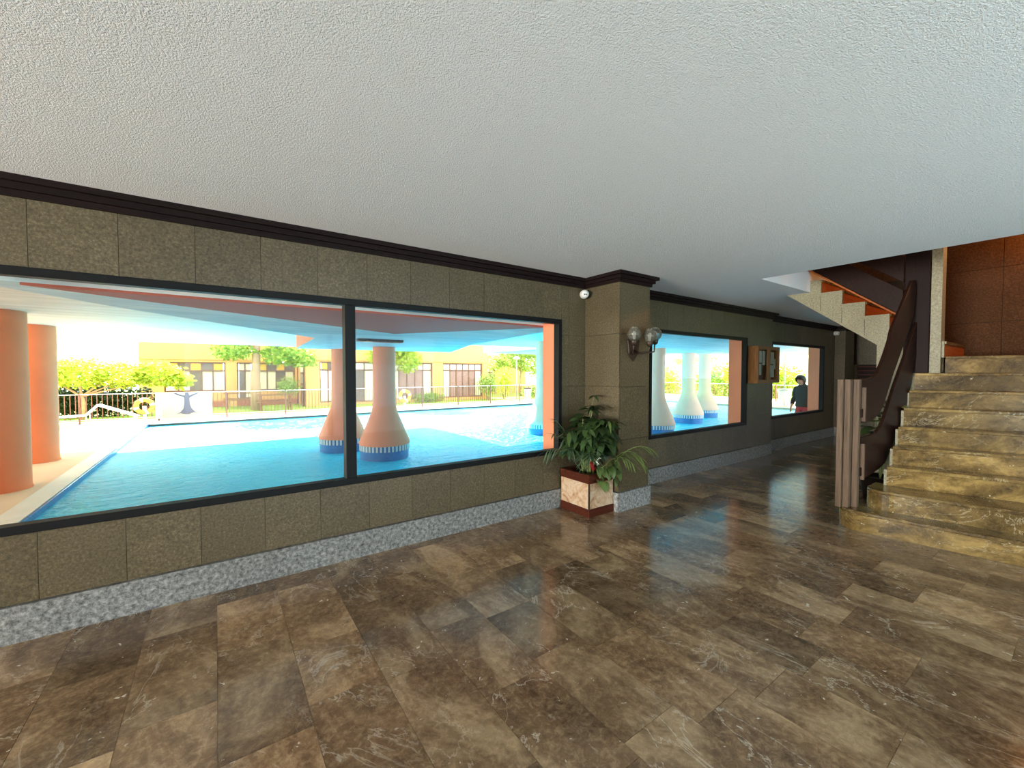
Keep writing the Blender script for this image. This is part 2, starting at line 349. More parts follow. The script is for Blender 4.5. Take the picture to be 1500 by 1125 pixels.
# ---- pillars
def pillar(x0, x1, y0, y1, label):
    p = B(x0 + .02, y0 + .02, 0, x1 - .02, y1, ZC).build('pillar', 'joint'); tag(p, label, 'pillar', kind='structure')
    zs = (.21,) + ZJ + (2.46,)
    for c, d in zip(zs, zs[1:]):
        B(x0, y0 + .0, c + .002, x0 + .022, y1, d - .002).build('granite_panel', 'granite', p)
        B(x0 + .024, y0, c + .002, x1 - .024, y0 + .022, d - .002).build('granite_panel', 'granite', p)
        B(x1 - .022, y0, c + .002, x1, y1, d - .002).build('granite_panel', 'granite', p)
    B(x0 - .02, y0 - .02, 0, x1 + .02, y1, .205).build('base_course', 'granite_grey', p)
    m = MB()
    for a, b, e in ((2.455, 2.49, .02), (2.49, 2.525, .045), (2.525, ZC, .075)): m.box(x0 - e, y0 - e, a, x1 + e, y1, b)
    m.build('crown_moulding', 'crown', p)
    return p
pillar(3.49, 4.0, 2.95, YW + .02, 'brown granite pillar with dark crown beside the planter')
pillar(11.85, 12.45, 3.40, YC + .02, 'shallow granite pillar past the smallest window')
# ---- skirting and crown along the walls
m = MB().box(-9.0, YW - .02, 0, 3.47, YW + .02, .205).box(4.02, YW - .02, 0, 8.26, YW + .02, .205).box(8.26, YC - .02, 0, 11.83, YC + .02, .205)
tag(m.build('baseboard_left', 'granite_grey'), 'grey speckled granite skirting under the pool windows', 'baseboard', kind='structure')
m = MB()
for a, b, e in ((2.455, 2.49, .02), (2.49, 2.525, .045), (2.525, ZC, .075)):
    m.box(-9.0, YW - e, a, 3.49 - e, YW + .02, b); m.box(4.0 + e, YW - e, a, 8.26 + e, YW + .02, b); m.box(8.26, YC - e, a, 11.85 - e, YC + .02, b)
    m.box(8.26, YW - e + .001, a, 8.26 + e, YC, b)
tag(m.build('trim_1', 'crown'), 'dark wooden crown moulding along the window wall', 'crown moulding', kind='structure')
# ---- other walls
m = MB().box(12.98, -3.7, 0, 13.2, -2.2, ZC).box(12.98, .2, 0, 13.2, 3.72, ZC).box(12.98, -2.2, 0, 13.2, .2, .5).box(12.98, -2.2, 2.2, 13.2, .2, ZC).build('wall_far', 'granite'); tag(m, 'granite wall closing the far end of the passage', 'wall', kind='structure')
m = MB().box(-9.2, -3.7, -.2, -9.0, -.95, ZC).box(-9.2, 2.75, -.2, -9.0, 3.72, ZC).box(-9.2, -.95, 2.4, -9.0, 2.75, ZC)
tag(m.build('wall_back', 'granite'), 'granite wall around the added glazed entrance behind the viewer', 'wall', kind='structure')
m = MB().box(-9.0, -3.7, -.2, -.6, -3.5, ZC).box(5.0, -3.7, -.2, 13.2, -3.5, ZC).box(-.6, -3.7, 2.4, 5.0, -3.5, ZC).box(5.4, -.6, -.1, 7.75, -.45, 5.2)
tag(m.build('wall_right', 'granite'), 'granite wall along the stair side of the hall', 'wall', kind='structure')
m = MB().box(7.65, -.6, 0, 7.85, 1.5, 5.2).prism([(1.5, 1.83), (2.5, ZC + .02), (3.0, ZC + .02), (3.0, 5.2), (1.5, 5.2)], lambda y, z: (7.65, y, z), lambda y, z: (7.85, y, z)).build('wall_stair', 'joint'); tag(m, 'brown granite wall behind the stair landing', 'wall', kind='structure')
for z0, z1 in ((1.5, 2.1), (2.1, 2.75), (2.75, 3.4), (3.4, 4.05)):
    for k in range(5 if z0 > 2.6 else 3): B(7.63, -.42 + .55 * k + .002, z0 + .002, 7.66, .13 + .55 * k - .002, z1 - .002).build('granite_panel', 'granite_rust', m)
m = MB().box(XO, -.6, 5.0, 7.85, 4.4, 5.2).box(XO - .15, -.6, ZS, XO, 4.4, 5.2).box(XO - .15, 4.2, ZS, 7.85, 4.4, 5.2).box(7.65, 3.0, ZS, 7.85, 4.4, 5.2)
tag(m.build('wall_upper', 'ceiling'), 'upper stair hall walls above the ceiling opening', 'wall', kind='structure')
m = MB().box(-9.2, -.95, 0, -9.0, -.87, 2.4).box(-9.2, 2.67, 0, -9.0, 2.75, 2.4).box(-9.2, .86, 0, -9.0, .94, 2.4)
e4 = m.build('added_door_1', 'black_metal'); tag(e4, 'unseen black framed glazed entrance added behind the viewer for light', 'door', kind='structure')  # unseen entrance, added so the hall is lit from this end
for a, b in ((-.87, .86), (.94, 2.67)): B(-9.11, a, 0, -9.1, b, 2.4).build('pane', 'glass', e4)
m = MB().box(-.6, -3.7, 0, -.52, -3.5, 2.4).box(4.92, -3.7, 0, 5.0, -3.5, 2.4).box(2.16, -3.7, 0, 2.24, -3.5, 2.4)
e5 = m.build('added_window_4', 'black_metal'); tag(e5, 'unseen black framed glass wall added behind the viewer for light', 'window', kind='structure')  # glass wall added out of view, lets the rear fill reach the ceiling
for a, b in ((-.52, 2.16), (2.24, 4.92)): B(a, -3.61, 0, b, -3.6, 2.4).build('pane', 'glass', e5)
# ---- picture windows
def window(name, x0, x1, y, mull, label):
    wdw = empty(name, ((x0 + x1) / 2, y, SILL), label, 'window', kind='structure'); fwid = .05
    for a, b, c, d in ((x0, x1, SILL, SILL + fwid), (x0, x1, HEAD - fwid, HEAD)): B(a, y - .012, c, b, y + .07, d).build('frame_rail', 'black_metal', wdw, bevel=.004)
    for x in (x0, x1 - fwid): B(x, y - .012, SILL + fwid, x + fwid, y + .07, HEAD - fwid).build('frame_stile', 'black_metal', wdw, bevel=.004)
    ed = [x0 + fwid]
    for x in mull:
        B(x - .04, y - .018, SILL + fwid, x + .04, y + .075, HEAD - fwid).build('mullion', 'black_metal', wdw, bevel=.004); ed += [x - .04, x + .04]
    ed.append(x1 - fwid)
    for a, b in zip(ed[::2], ed[1::2]): B(a, y + .03, SILL + fwid, b, y + .036, HEAD - fwid).build('pane', 'glass', wdw)
window('window_1', -3.6, 3.12, YW, (-1.37, .87), 'widest black framed picture window with mullions beside the planter')
window('window_2', 4.68, 7.33, YW, (), 'black framed picture window between the pillar and the noticeboard')
w5 = MB().box(13.0, -2.2, .5, 13.1, -2.14, 2.2).box(13.0, .14, .5, 13.1, .2, 2.2).box(13.0, -2.14, .5, 13.1, .14, .56).box(13.0, -2.14, 2.14, 13.1, .14, 2.2).build('added_window_5', 'black_metal')  # window added out of sight to lighten the dark passage
tag(w5, 'unseen black framed window added in the far wall behind the staircase for light', 'window', kind='structure'); B(13.05, -2.14, .56, 13.056, .14, 2.14).build('pane', 'glass', w5)
window('window_3', 8.58, 11.2, YC, (), 'smallest looking black framed window past the noticeboard')
# ================================================================== STAIRCASE
HS = .186
XL = [4.93, 5.13, 5.43, 5.62, 5.80, 6.00, 6.20, 6.39, 6.60]
XR = [5.04, 5.27, 5.66, 5.88, 6.05, 6.25, 6.42, 6.58, 6.75]
st = empty('staircase', (6.0, .6, 0), 'brown marble staircase winding up from the hall under dark wood rails', 'staircase', kind='structure')
YL, YR0, YR1 = 1.20, .35, -.45
def xr_end(k): return XL[k] + (XR[k] - XL[k]) * (YL - YR1) / (YL - YR0)
def arc(cx, cy_, r, a0, a1, n=8): return [(cx + r * math.cos(a0 + (a1 - a0) * i / n), cy_ + r * math.sin(a0 + (a1 - a0) * i / n)) for i in range(n + 1)]
for k in range(9):
    z1 = HS * (k + 1); z0 = HS * k
    yl = YL if k < 8 else .99
    A = (XL[k], yl); Bp = (xr_end(k), YR1); nxt = (XL[k + 1] + .05, YL) if k < 8 else (7.63, .99); nxr = (xr_end(k + 1) + .05, YR1) if k < 8 else (7.63, YR1)
    if k == 0: poly = [Bp] + [(4.945, 1.02)] + arc(5.12, 1.27, .21, PI * 1.12, PI * .5) + [(5.3, 1.48), (5.3, 1.2), nxr]
    elif k == 1: poly = [Bp] + [(5.14, 1.08)] + arc(5.25, 1.17, .13, PI * 1.1, PI * .5) + [(5.5, 1.30), (5.5, 1.2), nxr]
    else: poly = [Bp, A, nxt, nxr]
    zb = 0 if k < 8 else 1.3
    body = MB().slab([(x + (.012 if j < 2 else 0), y) for j, (x, y) in enumerate(poly)], max(0, z0 - .3), z1 - .03).build('step_body', 'step', st)
    o = MB().slab(poly, z1 - .03, z1).build('tread', 'step', st, bevel=.006)
    nf = len(poly) - 3 if k < 2 else 1
    fp = poly[:nf + 1] if k < 2 else poly[:2]
    m = MB()
    for p, q in zip(fp, fp[1:]):
        d = Vector((q[0] - p[0], q[1] - p[1])).normalized(); nx, ny = -d.y, d.x
        if k >= 2: nx, ny = -abs(nx), -ny if nx > 0 else ny
        off = .004
        m.prism([(p[0], p[1]), (q[0], q[1])] + [(q[0] + .02, q[1]), (p[0] + .02, p[1])], lambda x, y: (x + off, y, z0), lambda x, y: (x + off, y, z1 - .03))
    m.build('riser', 'step', st)
# closed outer side of the lower flight
m = MB().prism([(5.45, 0), (6.47, 0), (6.47, 1.45)] + [p for k in range(7, 1, -1) for p in ((XL[k], HS * (k + 1) - .03), (XL[k], HS * k - .03))], lambda x, z: (x, YL, z), lambda x, z: (x, YL + .02, z))
m.build('side_panel', 'granite_pale', st)
# upper flight: rises towards the windows between the inner string and the stair wall
XS = 6.47
def zt(j): return 1.836 + .1746 * j
for j in range(6):
    y0 = .98 + .23 * j
    B(XS + .03, y0 - .01, zt(j) - .03, 7.63, y0 + .25, zt(j)).build('tread', 'step', st)
    B(XS + .03, y0, zt(j) - .1746, 7.63, y0 + .02, zt(j) - .03).build('riser', 'orange_wood', st)
saw = [(1.548, 0), (1.548, 1.826), (2.527, ZC + .002), (2.527, ZS), (2.36, ZS)]
for j in range(5, -1, -1): saw += [(.98 + .23 * (j + 1), zt(j)), (.98 + .23 * j, zt(j))] if j < 5 else [(2.36, zt(5)), (2.13, zt(5))]
saw += [(.98, 1.66), (1.0, 1.66), (1.0, 0)]
m = MB().prism(saw, lambda y, z: (XS, y, z), lambda y, z: (XS + .04, y, z)); m.build('string_panel', 'granite_pale', st)
for yj in (1.44, 1.67, 1.9, 2.13):
    B(XS - .0015, yj - .002, 1.83 + (yj - 1.548) * .75 + .03, XS + .01, yj + .002, 2.18 + (yj - 1.67) * .76 - .04).build('joint_line', 'joint', st)
MB().prism([(1.0, 1.35), (1.548, 1.826), (2.527, ZC), (2.527, ZC + .12), (1.5, 1.9), (1.0, 1.5)], lambda y, z: (XS + .04, y, z), lambda y, z: (7.63, y, z)).build('soffit', 'ceiling', st)
# pale pilaster that ends the inner string
pl = B(XS - .05, 1.0, 1.49, XS + .13, 1.085, 4.2).build('stair_post', 'granite_pale', st)
# ---- balustrade of the lower flight
A, Bq = Vector((5.05, 1.36)), Vector((6.42, 1.20)); U = (Bq - A).normalized(); Nn = Vector((-U.y, U.x))
bal = empty('stair_balustrade', (5.0, 1.39, HS), 'dark wooden stair balustrade with two broad curved boards and a panelled newel post', 'balustrade')
def board(poly, name, th=.03):
    m = MB().prism(poly, lambda s_, z: (A.x + U.x * s_ - Nn.x * th / 2, A.y + U.y * s_ - Nn.y * th / 2, z), lambda s_, z: (A.x + U.x * s_ + Nn.x * th / 2, A.y + U.y * s_ + Nn.y * th / 2, z))
    return m.build(name, 'dark_wood_x', bal, bevel=.006)
up_top = [(.05, 1.427), (.2, 1.428), (.32, 1.45), (.41, 1.49), (.5, 1.575), (.58, 1.68), (.672, 1.82), (.73, 1.952), (.93, 2.179), (1.203, 2.506)]
up_low = [(.05, 1.0), (.2, 1.0), (.34, 1.02), (.46, 1.06), (.54, 1.12), (.6, 1.19), (.786, 1.471), (1.185, 2.002), (1.26, 2.11), (1.32, 2.40)]
board(up_low + [(1.28, 2.52)] + up_top[::-1], 'hand_board')
lo_top = [(.08, .853), (.26, .86), (.42, .88), (.52, .93), (.60, 1.02), (.68, 1.135), (.855, 1.39), (1.26, 1.92), (1.37, 2.07)]
lo_low = [(.08, .43), (.3, .46), (.5, .50), (.64, .545), (.74, .65), (.85, .77), (.97, .90), (1.13, 1.11), (1.25, 1.36), (1.345, 1.63)]
board(lo_low + [(1.37, 1.66)] + lo_top[::-1], 'lower_board')
for z0, z1 in ((1.02, 1.35), (.45, .80)):
    B(5.115, 1.30, z0, 5.145, 1.33, z1).build('spacer_block', 'newel', bal)
    B(5.07, 1.315, z0 + .04, 5.13, 1.36, z0 + .12).build('bracket', 'dark_wood', bal)
for x0, x1, y0, y1 in ((4.925, 5.0, 1.425, 1.47), (4.96, 5.06, 1.375, 1.422), (5.03, 5.09, 1.325, 1.372)):
    B(x0, y0, HS, x1, y1, 1.43).build('newel_board', 'newel', bal, bevel=.006)
B(6.40, 1.09, 1.49, 6.445, 1.30, 2.9).build('end_board', 'dark_wood', bal, bevel=.006)
# ---- balustrade of the upper flight
b2 = empty('stair_balustrade', (6.43, 2.2, 2.6), 'dark wooden boards railing the upper stair flight beneath the ceiling opening', 'balustrade')
def zl(y): return 2.174 + (y - 1.358) * .769
for off, hh in ((0.0, .30), (.38, .30)):
    MB().prism([(1.31, zl(1.31) + off), (2.32, zl(2.32) + off), (2.32, zl(2.32) + off + hh), (1.31, zl(1.31) + off + hh)], lambda y, z: (6.405, y, z), lambda y, z: (6.445, y, z)).build('rail_board', 'dark_wood_x', b2, bevel=.006)
MB().prism([(1.31, zl(1.31) - .025), (2.32, zl(2.32) - .025), (2.32, zl(2.32) - .003), (1.31, zl(1.31) - .003)], lambda y, z: (6.39, y, z), lambda y, z: (6.455, y, z)).build('bottom_rail', 'orange_wood', b2)
B(6.36, 2.33, 2.60, 6.45, 2.42, 3.8).build('newel_board', 'dark_wood', b2)
# ---- warm lamp in the upper stair hall
lp = empty('stair_lamp', (7.63, .1, 3.25), 'warm wall lamp high on the stair wall above the landing', 'wall lamp')
B(7.60, .02, 3.15, 7.63, .18, 3.35).build('back_plate', 'bronze', lp); MB().lathe([(.05, 3.18), (.09, 3.34), (.088, 3.34), (.048, 3.18)], 18, (7.52, .1)).build('shade', 'curtain', lp, True)
light('stair_lamp_light', 'POINT', (7.40, .1, 3.32), (0, 0, -1), 75, (1, .42, .12)).data.shadow_soft_size = .06
# ================================================================== HALL THINGS
# ---- planter
pb = empty('planter_box', (3.29, 3.22, 0), 'square planter with mottled marble panels and mahogany rims beside the pillar', 'planter')
px0, px1, py0, py1 = 3.10, 3.462, 3.0, 3.42
B(px0 - .012, py0 - .012, 0, px1 + .004, py1 + .005, .085).build('base_rim', 'red_wood', pb, bevel=.006)
B(px0, py0, .085, px0 + .015, py1, .35).build('stone_panel', 'planter_stone', pb); B(px0 + .015, py0, .085, px1, py0 + .015, .35).build('stone_panel', 'planter_stone', pb)
B(px1 - .015, py0 + .015, .085, px1, py1, .35).build('stone_panel', 'planter_stone', pb); B(px0 + .015, py1 - .015, .085, px1 - .015, py1, .35).build('stone_panel', 'planter_stone', pb)
B(px0 - .005, py0 - .005, .085, px0 + .008, py0 + .008, .35).build('corner_strip', 'bronze', pb)
m = MB().box(px0 - .01, py0 - .01, .35, px0 + .03, py1, .44).box(px0 + .03, py0 - .01, .35, px1 + .002, py0 + .03, .44).box(px1 - .035, py0 + .03, .35, px1 + .002, py1, .44).box(px0 + .03, py1 - .035, .35, px1 - .035, py1, .44)
m.build('top_rim', 'red_wood', pb)
B(px0 + .03, py0 + .03, .36, px1 - .035, py1 - .035, .40).build('soil', 'soil', pb)
# ---- leaves
def leaf_mesh(name, L, W, bend, mat, n=5, fold=.15):
    m = MB(); 
    for i in range(n + 1):
        t_ = i / n; wd = W * (math.sin(PI * min(1, t_ * .94 + .04)) ** .8) * .5; x = L * t_; z = -bend * t_ * t_ * L
        m.v += [(x, -wd, z + wd * fold), (x, 0, z), (x, wd, z + wd * fold)]
    for i in range(n):
        for j in range(2):
            a = i * 3 + j; m.f.append((a, a + 1, a + 4, a + 3))
    return m.mesh(name, mat, True)
leafD = [leaf_mesh('leaf', .16, .066, .5, 'leaf_dark'), leaf_mesh('leaf', .14, .058, .9, 'leaf_dark'), leaf_mesh('leaf', .17, .072, .3, 'leaf_dark')]
leafL = leaf_mesh('leaf', .17, .03, .7, 'leaf_lime'); leafI = leaf_mesh('leaf', .12, .075, .6, 'leaf_lime')
def orient(pos, d, roll=0, s=1):
    d = Vector(d).normalized(); up = Vector((0, 0, 1)) if abs(d.z) < .98 else Vector((1, 0, 0))
    y = up.cross(d).normalized(); z = d.cross(y)
    m3 = Matrix((d, y, z)).transposed().to_4x4()
    return Matrix.Translation(pos) @ m3 @ Matrix.Rotation(roll, 4, 'X') @ Matrix.Scale(s, 4)
def frond(root, tip, drop, nl, L, W, mat, name, parent, rnd):
    """arched palm frond with paired leaflets as one mesh"""
    root, tip = Vector(root), Vector(tip); m = MB(); pts = []
    for i in range(9):
        t_ = i / 8; p = root.lerp(tip, t_); p.z += math.sin(PI * t_ * .8) * drop; pts.append(p)
    m.tube(pts, [.005 * (1 - .6 * i / 8) for i in range(9)], 5)
    for i in range(nl):
        t_ = .3 + .7 * i / (nl - 1); k = min(7, int(t_ * 8)); p = pts[k].lerp(pts[k + 1], t_ * 8 - k); d = (pts[k + 1] - pts[k]).normalized(); sd = d.cross(Vector((0, 0, 1))).normalized()
        for s_ in (-1, 1):
            ld = (d * .75 + sd * s_ * .8 + Vector((0, 0, -.15 + rnd.uniform(-.2, .2)))).normalized(); l = L * (1.1 - .6 * abs(t_ - .6)); n0 = len(m.v)
            wv = ld.cross(Vector((0, 0, 1))).normalized() * W
            for q, ww in ((0, .4), (.4, 1), (.75, .7), (1, .05)):
                c = p + ld * l * q + Vector((0, 0, -l * .3 * q * q)); m.v += [tuple(c - wv * ww * .5), tuple(c + wv * ww * .5)]
            for q in range(3): m.f.append((n0 + 2 * q, n0 + 2 * q + 1, n0 + 2 * q + 3, n0 + 2 * q + 2))
    return m.build(name, mat, parent)
pr_ = random.Random(21)
pp = empty('potted_plant', (3.28, 3.2, .40), 'bushy dark green umbrella plant with palm fronds and a red flower filling the planter', 'plant')
m = MB()
for k in range(6):
    a = pr_.uniform(0, 6.28); m.tube([(3.28 + .06 * math.cos(a), 3.2 + .06 * math.sin(a), .40), (3.28 + .1 * math.cos(a), 3.2 + .1 * math.sin(a), .7), (3.28 + .12 * math.cos(a + .5), 3.2 + .12 * math.sin(a + .5), 1.0)], [.012, .009, .005], 6)
m.build('stem', 'stem', pp)
cent = [(3.36, 3.18, 1.24), (3.32, 3.15, 1.13), (3.24, 3.1, 1.10)]
while len(cent) < 53:
    a, b = pr_.uniform(0, 2 * PI), pr_.uniform(-.55, 1); rr = pr_.uniform(.55, 1)
    c = (3.27 + .30 * rr * math.cos(a) * math.sqrt(1 - b * b * .8), 3.14 + .27 * rr * math.sin(a) * math.sqrt(1 - b * b * .8), .82 + .25 * b * rr)
    if c[1] < 3.36 and c[0] < 3.41 or (c[1] < 2.86): cent.append(c)
for ci, c in enumerate(cent):
    out = Vector((c[0] - 3.27, c[1] - 3.14, c[2] - .75)).normalized(); base = Vector(c)
    MB().tube([(3.28, 3.18, max(.5, c[2] - .22)), tuple(base + Vector((0, 0, .01)))], [.004, .0025], 5).build('petiole', 'stem', pp)
    a0 = pr_.uniform(0, 6.28)
    for k in range(6 if ci > 2 else 7):
        a = a0 + k * 2 * PI / 6.5; d = Vector((math.cos(a), math.sin(a), -.35)) + out * .55
        if base.y + d.normalized().y * .19 > 3.435 or (base.x + d.normalized().x * .19 > 3.48 and base.y > 2.9): continue
        inst(pr_.choice(leafD), 'leaf', pp, orient(base, d, pr_.uniform(-.4, .4), pr_.uniform(.8, 1.15) * (.55 if ci == 0 else 1)))
for k, (rt, tp, dr) in enumerate([((3.2, 3.15, .45), (2.82, 3.22, .80), .12), ((3.2, 3.1, .45), (2.85, 3.05, .66), .12), ((3.18, 3.2, .45), (2.80, 3.3, .60), .14), ((3.2, 3.12, .5), (2.95, 2.85, .58), .14), ((3.2, 3.2, .5), (2.92, 3.3, .95), .06), ((3.22, 3.08, .5), (3.0, 2.82, .82), .08)]):
    frond(rt, tp, dr, 9, .20, .016, 'leaf_grey', 'palm_frond', pp, pr_)
for k, (rt, tp, dr) in enumerate([((3.33, 3.04, .45), (3.60, 2.70, .42), .20), ((3.36, 3.02, .45), (3.55, 2.72, .52), .18), ((3.32, 3.06, .45), (3.42, 2.72, .50), .14), ((3.36, 2.99, .45), (3.64, 2.66, .62), .16)]):
    frond(rt, tp, dr, 8, .15, .014, 'leaf_lime', 'spider_frond', pp, pr_)
MB().tube([(3.2, 3.0, .6), (3.2, 2.93, .8), (3.25, 2.88, 1.0)], [.005, .004, .003], 6).build('light_stem', 'leaf_lime', pp)
for a in (.2, 1.5, 2.9, 4.0, 5.2): inst(leafL, 'leaf', pp, orient(Vector((3.25, 2.88, 1.0)), (math.cos(a), math.sin(a), .1), 0, 1))
for k in range(26):
    x = pr_.uniform(3.14, 3.46); y = 2.985 - pr_.uniform(0, .06); z = pr_.uniform(.36, .56)
    inst(leafI, 'leaf', pp, orient(Vector((x, y, z)), (pr_.uniform(-.5, .5), -.8, pr_.uniform(-.7, .1)), pr_.uniform(-.5, .5), pr_.uniform(.6, 1)))
fm = MB()
for k in range(8):
    a = k * PI / 4; c = Vector((3.10, 2.96, .545)); u = Vector((.35, -.75, .3)).normalized(); e1 = u.orthogonal().normalized(); e2 = u.cross(e1); d = e1 * math.cos(a) + e2 * math.sin(a); t2 = u.cross(d); n0 = len(fm.v)
    for q, ww in ((.0, .004), (.5, .02), (.8, .014), (1, .001)):
        p = c + d * .058 * q + u * .015 * (1 - q); fm.v += [tuple(p - t2 * ww), tuple(p + t2 * ww)]
    for q in range(3): fm.f.append((n0 + 2 * q, n0 + 2 * q + 1, n0 + 2 * q + 3, n0 + 2 * q + 2))
o = fm.build('red_flower', 'red', pp); o['label'] = 'red poinsettia flower'
fm = MB()
for k in range(7): fm.ball((3.13 + pr_.uniform(-.02, .025), 2.93 + pr_.uniform(-.02, .02), .57 + k * .02), .016, 7, 5, (1, 1, .8))
o = fm.build('white_flower', 'petal', pp); o['label'] = 'small cluster of white flowers'
# ---- wall lamp with three globes on the pillar
sc = empty('wall_lamp', (3.70, 2.95, 1.80), 'three-globe bronze wall lamp on the granite pillar', 'wall lamp')
MB().prism([(3.62, 1.70), (3.70, 1.62), (3.78, 1.70), (3.80, 1.84), (3.70, 1.92), (3.60, 1.84)], lambda x, z: (x, 2.95, z), lambda x, z: (x, 2.925, z)).build('back_plate', 'bronze', sc, bevel=.004)
for gx, gy, gz in ((3.53, 2.79, 1.89), (3.72, 2.74, 1.88), (3.88, 2.79, 1.91)):
    MB().tube([(3.70, 2.935, 1.74), (3.70 + (gx - 3.7) * .4, 2.88, 1.70), (gx, gy + .01, 1.72), (gx, gy, gz - .085)], .009, 8).build('arm', 'bronze', sc, True)
    MB().lathe([(.012, gz - .115), (.03, gz - .10), (.036, gz - .07), (.034, gz - .055)], 14, (gx, gy)).build('lamp_cup', 'bronze', sc, True)
    g = MB().lathe([(.034, gz - .062), (.055, gz - .045), (.070, gz - .012), (.072, gz + .01), (.058, gz + .042), (.040, gz + .062), (.042, gz + .072)], 22, (gx, gy), cap=False).build('glass_globe', 'globe', sc, True)
    MB().lathe([(.012, gz - .055), (.014, gz - .02), (.020, gz + .005), (.012, gz + .028), (.002, gz + .034)], 12, (gx, gy)).build('bulb', 'white', g, True)
MB().torus((3.70, 2.925, 1.95), (0, 1, 0), .03, .006, 16, 6).build('scroll', 'bronze', sc, True)
# ---- cctv cameras
def cctv(p, look, label):
    c = empty('security_camera', p, label, 'camera'); p = Vector(p); d = Vector(look).normalized()
    m = MB().tube([p, p + Vector(look).normalized() * .02, p + d * .05], [.05, .05, .044], 18); m.build('mount', 'white', c, True)
    q = p + d * .065; MB().ball(q, .047, 16, 10).build('housing', 'white', c, True)
    u = d.cross(Vector((0, 0, 1))).normalized()
    for s_ in (-.016, .016):
        r_ = q + (d * .95 + u * s_ * 12 + Vector((0, 0, -.12))).normalized() * .044; MB().ball(r_, .0085, 8, 6).build('lens', 'black', c, True)
cctv((3.44, 3.425, 2.385), (-.6, -.8, -.1), 'white dome security camera in the corner of wall and pillar')
cctv((11.78, 3.575, 2.40), (-.6, -.8, -.1), 'white security camera past the smallest window')
# ---- noticeboard
nb = empty('noticeboard', (7.85, YW, 1.3), 'shallow wooden noticeboard cabinet with papers between two windows', 'noticeboard')
nx0, nx1, ny = 7.38, 8.20, 3.30
B(nx0, ny + .02, 1.31, nx1, YW, 1.35).build('cabinet_frame', 'mid_wood', nb); B(nx0, ny + .02, 1.90, nx1, YW, 1.94).build('cabinet_frame', 'mid_wood', nb)
B(nx0, ny + .02, 1.35, nx0 + .03, YW, 1.90).build('cabinet_frame', 'mid_wood', nb); B(nx1 - .03, ny + .02, 1.35, nx1, YW, 1.90).build('cabinet_frame', 'mid_wood', nb)
B(nx0 + .03, YW - .03, 1.35, nx1 - .03, YW - .01, 1.90).build('back_board', 'mid_wood', nb)
xm = (nx0 + nx1) / 2
for a, b in ((nx0, xm - .003), (xm + .003, nx1)):
    m = MB().box(a, ny, 1.31, b, ny + .02, 1.365).box(a, ny, 1.885, b, ny + .02, 1.94).box(a, ny, 1.365, a + .05, ny + .02, 1.885).box(b - .05, ny, 1.365, b, ny + .02, 1.885)
    d = m.build('glazed_door', 'mid_wood', nb); B(a + .05, ny + .008, 1.365, b - .05, ny + .011, 1.885).build('pane', 'glass', d)
for a, c, ww, hh in ((7.47, 1.66, .14, .20), (7.47, 1.45, .13, .19), (7.64, 1.62, .10, .24), (7.93, 1.64, .14, .21), (7.93, 1.41, .15, .21), (8.06, 1.55, .08, .18)):
    B(a, YW - .11, c, a + ww, YW - .107, c + hh).build('paper_sheet', 'paper', nb)
# ---- letter rack on the far wall
mr = empty('letter_rack', (12.95, 3.2, 1.2), 'dark slatted wooden letter rack on the far passage wall', 'letter rack')
B(12.93, 3.0, 1.2, 12.98, 3.45, 1.68).build('back_board', 'dark_wood', mr)
for k in range(5): B(12.80, 3.0, 1.22 + .1 * k, 12.93, 3.45, 1.245 + .1 * k).build('shelf_slat', 'red_wood', mr)
B(12.78, 3.45, 1.2, 12.98, 3.52, 1.68).build('end_panel', 'granite_pale', mr)
# ---- plant under the stair
up = empty('floor_plant', (6.22, 1.43, 0), 'leafy green plant in a dark pot under the upper stair flight', 'plant')
MB().lathe([(.11, 0), (.15, .02), (.18, .30), (.17, .30), (.155, .27)], 20, (6.22, 1.43)).build('pot', 'dark_wood', up, True)
MB().lathe([(.157, .25), (.001, .26)], 16, (6.22, 1.43), cap=False).build('soil', 'soil', up)
for k in range(26):
    a = pr_.uniform(0, 6.28); h = pr_.uniform(.55, 1.18); rr = pr_.uniform(.03, .12); c = Vector((6.22 + rr * math.cos(a), 1.43 + rr * math.sin(a), h))
    MB().tube([(6.22, 1.43, .26), (6.22 + rr * .4 * math.cos(a), 1.43 + rr * .4 * math.sin(a), h * .7), c], [.006, .004, .003], 5).build('stem', 'stem', up)
    inst(leafI, 'leaf', up, orient(c, (math.cos(a), math.sin(a), .25), pr_.uniform(-.4, .4), 1.5)); inst(leafD[2], 'leaf', up, orient(c, (math.cos(a + 1.7), math.sin(a + 1.7), .4), 0, 1.3))
# ================================================================== OUTSIDE: POOL AND PORCH
ZW, ZG = -.36, -.28
o = MB().slab([(-1.95, 3.75), (23, 3.75), (23, 18.9), (-1.95, 18.9)], ZW - .4, ZW).build('pool_water', 'water'); tag(o, 'bright blue rippled swimming pool water', 'pool water', kind='structure')
m = MB().box(-20, 3.75, -.8, -1.95, 21, ZG).box(-1.95, 18.9, -.8, 30, 21, ZG).box(23, 3.75, -.8, 30, 18.9, ZG).box(11.9, 3.75, -.7, 23, 5.5, ZG)
tag(m.build('pool_deck', 'deck'), 'pale paved deck around the swimming pool', 'deck', kind='structure')
m = MB().box(-2.2, 3.76, ZG, -1.93, 18.6, ZG + .012).box(-2.2, 18.6, ZG, 23.2, 18.95, ZG + .012).box(22.95, 5.5, ZG, 23.25, 18.6, ZG + .012)
tag(m.build('pool_coping', 'coping'), 'white stone coping along the pool edge', 'coping', kind='structure')
o = B(-1.95, 3.76, ZW, -1.90, 18.9, ZG - .002).build('pool_edge_tiles', 'tile_blue'); tag(o, 'blue tiled edge strip on the side of the pool by the deck', 'tile strip', kind='structure')
m = MB().box(-60, 21, -.9, 110, 120, ZG - .01).box(30, -60, -.9, 110, 21, ZG - .01); tag(m.build('lawn', 'lawn'), 'sunlit green lawn beyond the pool deck', 'lawn', kind='structure')
